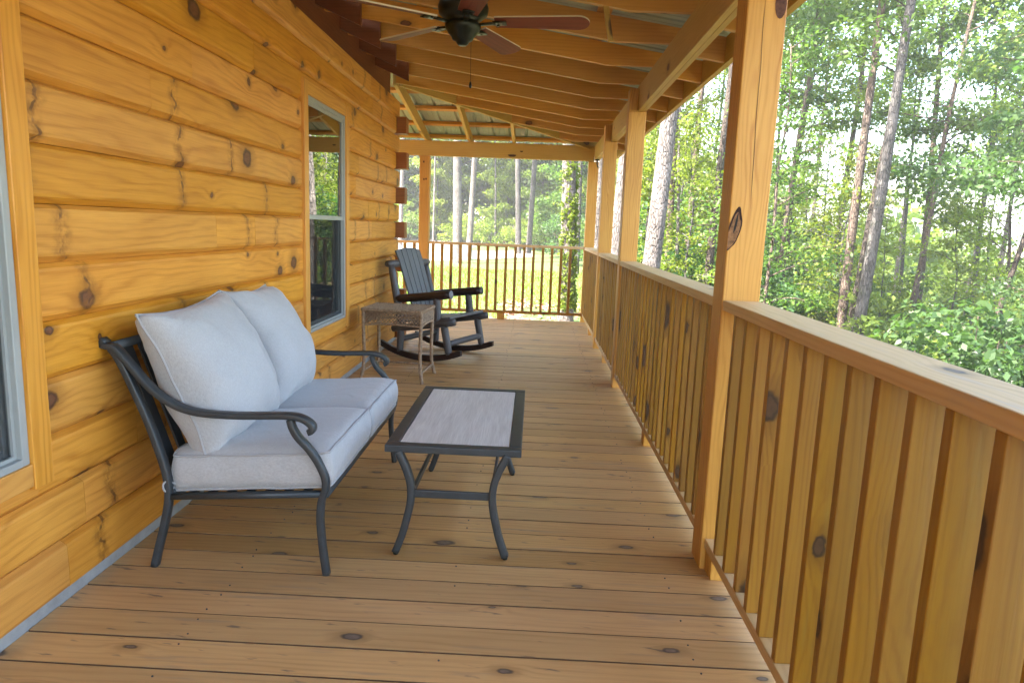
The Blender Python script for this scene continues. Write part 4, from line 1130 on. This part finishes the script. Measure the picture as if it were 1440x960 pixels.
def trunk_path(h, lean=(0, 0), wig=.15, n=18, seed=0):
    P = []
    for i in range(n+1):
        t = i/n
        P.append(Vector((lean[0]*h*t+wig*mnoise.noise((t*3, seed, 0))*t*2, lean[1]*h*t+wig*mnoise.noise((t*3, seed, 9))*t*2, h*t)))
    return P
def at_path(P, t):
    f_ = t*(len(P)-1); i = min(int(f_), len(P)-2); return P[i].lerp(P[i+1], f_-i)
def make_tree(seed, h, r, lean=(0, 0), crown_lo=.3, limbs=26, llen=2.2, clump=.55, leaves=70, size=.12, leafm='leaf_mid', barkm='bark_brown', bareup=False, droop=.1, wig=.15, ivy=None, top_only=False, below=2.0):
    """returns (trunk mesh, crown mesh); local origin at ground, trunk goes a little below it"""
    rg = np.random.default_rng(seed); P = trunk_path(h, lean, wig, 18, seed*1.7)
    P0 = [P[0]+Vector((-lean[0]*below, -lean[1]*below, -below))]+P
    m = MB(); rr = [r*1.25]+[max(r*(1-.80*(i/18)**1.1)*(1.12 if i == 0 else 1), .012) for i in range(19)]
    m.tube(P0, rr, 12, rfun=lambda i, a: 1+.06*math.sin(3*a+i*.5)+.04*math.sin(7*a-i))
    C, Rd, Ct = [], [], []
    for q in range(limbs):
        t = crown_lo+(1-crown_lo)*((q+rg.random())/limbs); base = at_path(P, min(t, .995))
        a = rg.random()*6.283; up = (.15+.75*t*rg.random())-droop
        L = llen*(.55+.6*rg.random())*(1.0-.55*max(0, (t-.55)/.45))
        dirv = Vector((math.cos(a), math.sin(a), up)).normalized(); pts = []
        for i in range(6):
            f_ = i/5; pts.append(base+dirv*L*f_+Vector((.10*L*f_*mnoise.noise((seed, q, f_*3)), .10*L*f_*mnoise.noise((q, seed, f_*3+4)), .10*L*math.sin(f_*2.2)-droop*L*f_*f_)))
        lr = max(r*(1-.8*t)*.42, .010)
        m.tube(pts, [lr*(1-.8*i/5)+.003 for i in range(6)], 6)
        nc = max(2, int(L/.55))
        for j in range(nc):
            f_ = .35+.65*(j+.5*rg.random())/nc; c = at_path(pts, min(f_, 1.0))
            for s_ in range(2):
                off = rg.normal(size=3)*np.array([.34, .34, .16])*L*.33
                c2 = Vector(c)+Vector(off)
                if s_ == 0: m.tube([c, c.lerp(c2, .6)+Vector((0, 0, .04)), c2], [.008, .006, .003], 4, cap=False)
                C.append(tuple(c2)); Rd.append(clump*(.6+.7*rg.random())); Ct.append(max(8, int(leaves*(.5+rg.random()))))
    me = m.obj('trunk', M[barkm]).data
    bpy.data.objects.remove(bpy.data.objects[[o.name for o in bpy.data.objects if o.data == me][0]])
    if ivy:
        pass
    V, k = leaf_cloud(C, Rd, Ct, size, .5, .7, rg)
    return me, leaf_mesh('crown', V, k, M[leafm])
def place_tree(name, label, cat, meshes, loc, rotz=0, sc=1.0, group=None):
    t = thing(name, label, cat, loc, rotz, group, local=True); t.scale = (sc, sc, sc)
    for nm, me in zip(('trunk', 'crown'), meshes):
        o = bpy.data.objects.new(nm, me); scene.collection.objects.link(o); o.parent = t
    return t
def own_tree(x3, slope, y, r, label, seed, h=15, name='tall_tree', cat='tree', ground=None, lean_y=0.0, **kw):
    """a tree known by a point (x, z) on its trunk at depth y and its lean"""
    x, z = x3; g0 = gz(x, y); x0 = x-slope*(z-g0); g0 = gz(x0, y)
    me = make_tree(seed, h, r, (slope, lean_y), **kw)
    return place_tree(name, label, cat, me, (x0, y, g0))
TALL = dict(crown_lo=.62, limbs=13, llen=2.4, clump=.75, leaves=44, size=.15, wig=.10)
BARE = dict(crown_lo=.60, limbs=16, llen=2.4, clump=.8, leaves=45, size=.2, wig=.08)
# side of the woods seen over the railing
own_tree((3.65, 1.8), .058, 12, .165, 'thick pale trunk leaning right, between the two nearest posts', 21, 16, barkm='bark_pale', leafm='leaf_mid', **TALL)
own_tree((4.78, 1.8), -.045, 16, .045, 'very thin pale stem just right of the thick leaning trunk', 22, 9, crown_lo=.25, limbs=22, llen=1.5, clump=.5, leaves=42, size=.12, barkm='bark_pale', leafm='leaf_bright', wig=.1)
own_tree((5.00, 1.4), -.02, 18, .10, 'brown ivy clad trunk behind the very thin pale stem', 23, 14, barkm='bark_brown', leafm='leaf_bright', **TALL)
own_tree((5.35, 1.3), .03, 15, .095, 'dark trunk half hidden by the left side of the nearest post', 24, 15, barkm='bark_dark', leafm='leaf_mid', **TALL)
own_tree((7.63, 2.4), .056, 17, .062, 'slim brown trunk leaning right, first one right of the nearest post', 25, 12, crown_lo=.45, limbs=26, llen=2.3, clump=.6, leaves=52, size=.125, barkm='bark_brown', leafm='leaf_mid')
own_tree((8.10, .8), .11, 19, .075, 'slim grey trunk beside the slim brown one, low above the railing', 26, 12, crown_lo=.5, limbs=22, llen=2.2, clump=.6, leaves=50, size=.13, barkm='bark_grey', leafm='leaf_bright')
own_tree((8.28, 3.0), .006, 15, .105, 'straight grey brown trunk rising the full height right of the nearest post', 27, 17, barkm='bark_brown', leafm='leaf_bright', **TALL)
own_tree((8.31, 2.8), .050, 14, .122, 'tall lichen grey trunk leaning right, the thicker of the twin stems', 28, 17, barkm='bark_grey', leafm='leaf_mid', **TALL)
own_tree((8.51, 2.1), .082, 14.7, .080, 'slimmer dark stem rising behind the lichen grey trunk', 29, 11, crown_lo=.6, limbs=14, llen=2.0, clump=.6, leaves=44, size=.13, barkm='bark_dark', leafm='leaf_mid')
own_tree((12.1, 2.6), .066, 19, .088, 'pink brown trunk showing through the leaves near the right edge', 30, 14, crown_lo=.42, limbs=20, llen=2.6, clump=.7, leaves=44, size=.12, barkm='bark_brown', leafm='leaf_mid')
own_tree((10.33, 1.0), .115, 13, .062, 'slender dark trunk leaning at the far right edge', 31, 9, crown_lo=.48, limbs=22, llen=2.6, clump=.6, leaves=60, size=.12, barkm='bark_dark', leafm='leaf_dark')
own_tree((14.05, .8), -.038, 20, .080, 'grey trunk standing behind the slender dark leaning one', 32, 13, crown_lo=.4, limbs=26, llen=2.6, clump=.7, leaves=60, size=.14, barkm='bark_grey', leafm='leaf_mid')
own_tree((13.9, 4.4), -.05, 24, .07, 'thin dead looking stem against the pale sky gap', 33, 12.5, crown_lo=.62, limbs=8, llen=1.6, clump=.5, leaves=26, size=.14, barkm='bark_grey', leafm='leaf_mid')
own_tree((3.34, 1.9), .039, 15, .155, 'white barked trunk between the second and third posts', 34, 16, barkm='bark_pale', leafm='leaf_mid', **BARE)
own_tree((3.00, 1.8), -.013, 16.5, .150, 'white barked trunk between the third post and the corner post', 35, 16, barkm='bark_pale', leafm='leaf_mid', **BARE)
# trees past the far railing
own_tree((-1.78, 1.5), -.024, 30, .205, 'broad sunlit white trunk on the lawn, left of centre over the far railing', 41, 19, barkm='bark_pale', **BARE)
own_tree((-1.40, 1.5), .030, 32, .145, 'leaning pale trunk just right of the broad sunlit white one', 42, 18, barkm='bark_pale', **BARE)
own_tree((.64, 2.6), -.045, 36, .150, 'left one of two grey trunks in the middle above the far railing', 43, 20, barkm='bark_grey', **BARE)
own_tree((1.34, 2.6), .027, 36.5, .148, 'right one of two grey trunks in the middle above the far railing', 44, 20, barkm='bark_grey', **BARE)
iv = own_tree((2.275, 1.0), -.026, 15, .165, 'massive white trunk wrapped in ivy beyond the far corner', 45, 17, barkm='bark_pale', **BARE)
own_tree((3.14, 2.0), -.018, 26, .094, 'grey trunk peeking out right of the ivy wrapped one', 46, 17, barkm='bark_grey', **BARE)
own_tree((-6.14, 2.6), .015, 40, .125, 'white trunk beyond the lawn, left of the post by the log corner', 47, 18, barkm='bark_pale', **BARE)
own_tree((-4.55, 2.6), .012, 42, .065, 'thin pale trunk just right of the post by the log corner', 48, 14, barkm='bark_pale', **BARE)
# ivy on the big trunk
Vc, Rc, Cc = [], [], []
for q in range(420):
    z = .3+3.4*RNG.random()**1.1; a = RNG.uniform(-2.6, .9); wv = max(.12, 1-(z/3.7)**2)
    if RNG.random() > wv: continue
    Vc.append((-.026*z+.185*math.cos(a), .185*math.sin(a), z)); Rc.append(.065); Cc.append(9)
V, k = leaf_cloud(Vc, Rc, Cc, .075, 1.2, .1)
o = bpy.data.objects.new('ivy', leaf_mesh('ivy', V, k, M['leaf_bright'])); scene.collection.objects.link(o); o.parent = iv

# understorey: prototypes copied through the wood
protos = []
spec = [('leaf_mid', 7.5, .05, 1.7), ('leaf_bright', 6.0, .04, 1.5), ('leaf_bright', 9.0, .065, 2.1), ('leaf_dark', 8.0, .06, 2.0), ('leaf_bright', 8.5, .05, 1.8), ('leaf_mid', 10.5, .075, 2.3)]
for i, (lm, h, r, ll) in enumerate(spec):
    protos.append(make_tree(100+i, h, r, (RNG.uniform(-.04, .04), 0), crown_lo=.16, limbs=30, llen=ll, clump=.55, leaves=34, size=.098, leafm=lm, barkm=('bark_brown', 'bark_grey', 'bark_dark')[i % 3]))
far_protos = []
for i, lm in enumerate(('leaf_bright', 'leaf_bright', 'leaf_mid', 'leaf_bright')):
    far_protos.append(make_tree(200+i, 15+i, .15, (0, 0), crown_lo=.10, limbs=52, llen=3.1, clump=1.0, leaves=52, size=.27, leafm=lm, barkm='bark_grey', wig=.2))
kinds_u = ['mid green leafy young tree in the wood beside the porch', 'bright yellow green sapling in the wood beside the porch', 'taller yellow green leafy tree in the wood beside the porch',
           'dark green bushy tree in the wood beside the porch', 'bright green loose leafy tree in the wood beside the porch', 'tall mid green slender tree in the wood beside the porch']
def ang_pos(deg, dist): a = rad(deg); return CAM.x+math.sin(a)*dist, math.cos(a)*dist
pos_u = []
rgp = np.random.default_rng(5)
for (deg, dist, p, s_) in [(9, 19, 1, .9), (11.5, 23, 4, 1.0), (12.5, 15.5, 1, .8), (14, 26, 2, 1.0), (15.5, 19, 0, .9), (17, 29, 4, .9), (19.5, 20, 2, 1.0), (18.5, 14, 0, .85), (22, 24, 4, .9), (23.5, 17, 1, .9), (25, 30, 4, .9),
                          (26.5, 22, 1, .8), (31, 20, 1, .9), (32.5, 26, 4, .95), (34, 18.5, 2, .85), (36.5, 14, 3, .8), (37, 22, 4, 1.0), (39.5, 17, 0, .9), (41, 20, 3, 1.0), (44, 15, 2, 1), (7.5, 28, 2, 1.0), (6, 33, 4, 1), (46, 24, 5, 1.1), (36, 30, 2, .9), (10, 32, 0, 1.1), (21, 34, 2, .95), (24, 33, 1, 1.0)]:
    x, y = ang_pos(deg, dist); pos_u.append((x, y, p, s_))
first = {}
for (x, y, p, s_) in pos_u:
    loc = (x, y, gz(x, y)-.1)
    if p not in first: first[p] = place_tree('understory_tree', kinds_u[p], 'tree', protos[p], loc, rgp.random()*6.28, s_, 'leafy trees in the wood beside the porch')
    else: dup(first[p], loc, rgp.random()*6.28, scale=(s_, s_, s_))
kinds_f = ['mid green forest tree beyond the lawn', 'bright sunlit green forest tree beyond the lawn', 'rounder mid green forest tree beyond the lawn', 'tall yellow green forest tree beyond the lawn']
firstf = {}
for (x, y, p, s_) in [(-13, 49, 0, 1.0), (-10, 52, 1, 1.0), (-7.6, 48, 2, .95), (-5.6, 52, 0, 1.0), (-3.6, 48.5, 1, .9), (-1.2, 51, 2, 1.0), (.8, 47.5, 1, .85), (2.6, 50, 0, 1.0), (4.2, 45, 2, .95), (6, 49, 3, 1.0), (-15.5, 54, 3, 1.0), (-.2, 44.5, 3, .55), (-4.8, 45, 3, .5), (3.2, 38, 2, .7), (5.6, 37, 0, .8), (8, 42, 1, .9), (-8.8, 45.5, 1, .5), (1.9, 43, 1, .5)]:
    loc = (x, y, gz(x, y)-.1)
    if p not in firstf: firstf[p] = place_tree('forest_tree', kinds_f[p], 'tree', far_protos[p], loc, rgp.random()*6.28, s_, 'forest trees beyond the lawn')
    else: dup(firstf[p], loc, rgp.random()*6.28, scale=(s_, s_, s_))
# shrubs
def make_shrub(seed, R, h, n, size, lm):
    rg = np.random.default_rng(seed); C, Rd, Ct = [], [], []; m = MB()
    for q in range(n):
        a = rg.random()*6.283; rr = R*rg.random()**.6; z = h*(.25+.75*rg.random())*(1-.45*(rr/R)**2); c = (rr*math.cos(a), rr*math.sin(a), z)
        C.append(c); Rd.append(.34*(.7+.6*rg.random())); Ct.append(int(58*(.6+.8*rg.random())))
        if q % 3 == 0: m.tube([(c[0]*.1, c[1]*.1, -.4), (c[0]*.55, c[1]*.55, z*.5), c], [.018, .012, .004], 5)
    tm = m.obj('stem', M['bark_brown']); me = tm.data; bpy.data.objects.remove(tm)
    V, k = leaf_cloud(C, Rd, Ct, size, .6, .75, rg); return me, leaf_mesh('foliage', V, k, M[lm])
def place_shrub(label, meshes, loc, rz, sc, group=None, name='shrub'):
    t = thing(name, label, 'shrub', loc, rz, group, local=True); t.scale = (sc, sc, sc)
    for nm, me in zip(('stem', 'foliage'), meshes):
        o = bpy.data.objects.new(nm, me); scene.collection.objects.link(o); o.parent = t
    return t
sh = [make_shrub(300, 1.5, 2.6, 95, .115, 'leaf_dark'), make_shrub(301, 1.2, 1.7, 70, .105, 'leaf_bright'), make_shrub(302, 1.3, 2.2, 80, .11, 'leaf_mid')]
x, y = ang_pos(33, 11.2); place_shrub('big dark green bush low at the right, just over the railing cap', sh[0], (x, y, -1.95), 1.2, 1.05)
firsts = {}
sl_ = ['dark leafy bush on the slope below the railing', 'bright leafy bush on the slope below the railing', 'mid green bush on the slope below the railing']
for (deg, dist, p, s_, zt) in [(29.5, 12.5, 1, 1.0, None), (36.5, 12.2, 0, 1.2, None), (26, 16, 2, 1.2, None), (22.5, 18, 1, 1.3, None), (18.5, 17.5, 2, 1.2, None), (15, 16.5, 0, 1.1, None), (12, 18.5, 1, 1.2, None), (9.5, 21, 0, 1.3, None), (32, 19, 1, 1.5, None), (38, 18, 0, 1.5, None), (24, 24, 1, 1.6, None), (28, 23, 2, 1.6, None), (20, 25, 0, 1.7, None), (16, 23, 1, 1.6, None)]:
    x, y = ang_pos(deg, dist); z = gz(x, y)-.15
    if p not in firsts: firsts[p] = place_shrub(sl_[p], sh[p], (x, y, z), rgp.random()*6, s_, 'bushes on the slope')
    else: dup(firsts[p], (x, y, z), rgp.random()*6, scale=(s_, s_, s_))
fsh = {}
for (x, y, p, s_) in [(-9.5, 43.5, 1, 1.3), (-6.6, 44, 2, 1.2), (-3.0, 44, 1, 1.2), (-1.2, 43.5, 1, 1.1), (.9, 42, 1, 1.2), (2.6, 40, 2, 1.2), (3.9, 34, 0, 1.2), (4.6, 30, 2, 1.2), (5.2, 26, 0, 1.3), (-12, 44, 2, 1.4)]:
    lb = ['dark bush at the wood edge beyond the lawn', 'bright sunlit bush at the wood edge beyond the lawn', 'mid green bush at the wood edge beyond the lawn'][p]
    z = gz(x, y)-.1
    if p not in fsh: fsh[p] = place_shrub(lb, sh[p], (x, y, z), rgp.random()*6, s_, 'bushes at the edge of the wood')
    else: dup(fsh[p], (x, y, z), rgp.random()*6, scale=(s_, s_, s_))
# distant wood that reads as one mass
C, Rd, Ct = [], [], []
rg = np.random.default_rng(77)
for q in range(1150):
    deg = rg.uniform(-24, 60); dist = rg.uniform(52, 92) if deg < 12 else rg.uniform(40, 90)
    x, y = ang_pos(deg, dist); g0 = gz(x, y)
    top = 16 if deg < 8 else (6.5+1.5*math.sin(deg*.5)+1.5*math.sin(deg*1.7))
    z = g0+top*rg.random()**.8
    C.append((x, y, z)); Rd.append(2.0+1.2*rg.random()); Ct.append(48)
V, k = leaf_cloud(C, Rd, Ct, .75, .7, .6, rg)
o = bpy.data.objects.new('distant_forest', leaf_mesh('distant_forest', V, k, M['leaf_bright'])); scene.collection.objects.link(o); stuff(o)
o['label'] = 'distant green forest behind the nearer trees'
# slim trunks deeper in the wood
slim = [make_tree(400+i, 14+i, .075+.015*i, (.03-.03*i, 0), crown_lo=.55, limbs=16, llen=2.2, clump=.7, leaves=40, size=.16, barkm=('bark_grey', 'bark_pale', 'bark_brown')[i]) for i in range(3)]
lbs = ['slim grey trunk deeper in the wood beyond the railing', 'slim pale trunk deeper in the wood beyond the railing', 'slim brown trunk deeper in the wood beyond the railing']
fs = {}
for i, (deg, dist) in enumerate([(8.5, 24), (10.5, 27), (12.2, 21), (13.5, 30), (16.2, 24), (17.6, 22), (18.8, 29), (21.3, 27), (23.0, 25), (25.5, 23), (27.2, 30), (29.0, 24), (31.5, 28), (33.3, 22), (35.0, 26), (36.8, 24), (38.5, 29), (2.3, 40), (-3.2, 43), (-6.5, 47), (5.2, 38)]):
    x, y = ang_pos(deg, dist); p = i % 3; z = gz(x, y)-.1; q = .8+.3*rgp.random()
    if p not in fs: fs[p] = place_tree('slim_tree', lbs[p], 'tree', slim[p], (x, y, z), rgp.random()*6, q, 'slim trunks deeper in the wood')
    else: dup(fs[p], (x, y, z), rgp.random()*6, scale=(q, q, q))
# grass blades on the lawn
GC = []; rg = np.random.default_rng(8)
while len(GC) < 26000:
    x, y = rg.uniform(-9, 4.5), rg.uniform(12, 27)
    if lawn_mask(x, y) and not drive_mask(x, y): GC.append((x, y, gz(x, y)+.01))
GC = np.array(GC); n = len(GC); a = rg.random(n)*6.283; hh = .05+.06*rg.random(n); wv = .012
t = np.stack([np.cos(a), np.sin(a), 0*a], 1)*wv; tip = GC+np.stack([rg.normal(size=n)*.025, rg.normal(size=n)*.025, hh], 1)
V = np.stack([GC-t, GC+t, tip+t*.2, tip-t*.2], 1).reshape(-1, 3)
o = bpy.data.objects.new('grass', leaf_mesh('grass', V, n, M['leaf_bright'])); scene.collection.objects.link(o); stuff(o)
# fallen leaves by the ivy trunk
C = [(rg.uniform(.8, 4.5), rg.uniform(11.0, 18), 0) for _ in range(140)]; C = [(x, y, gz(x, y)+.05) for x, y, _ in C]
V, k = leaf_cloud(C, [.35]*140, [18]*140, .10, .10, 2.5, rg)
g = NG('dry_leaf'); r_ = g.n('ShaderNodeNewGeometry').outputs['Random Per Island']; g.bsdf(g.mix(r_, (.20, .085, .045), (.36, .20, .13)), .9)
o = bpy.data.objects.new('leaf_litter', leaf_mesh('leaf_litter', V, k, g.m)); scene.collection.objects.link(o); stuff(o)

# thin haze volume, added to lift the dark tones of the wood
if HAZE:
    m = MB(); m.box((-205, -205, -16), (225, 245, 27)); hz = m.obj('haze', None); hz.data.materials.clear(); stuff(hz)
    g = NG('haze_air'); pv = g.n('ShaderNodeVolumePrincipled'); pv.inputs['Color'].default_value = (.95, .97, .96, 1); pv.inputs['Density'].default_value = HAZE; pv.inputs['Anisotropy'].default_value = .2
    g.l(pv.outputs[0], g.out.inputs['Volume']); hz.data.materials.append(g.m)
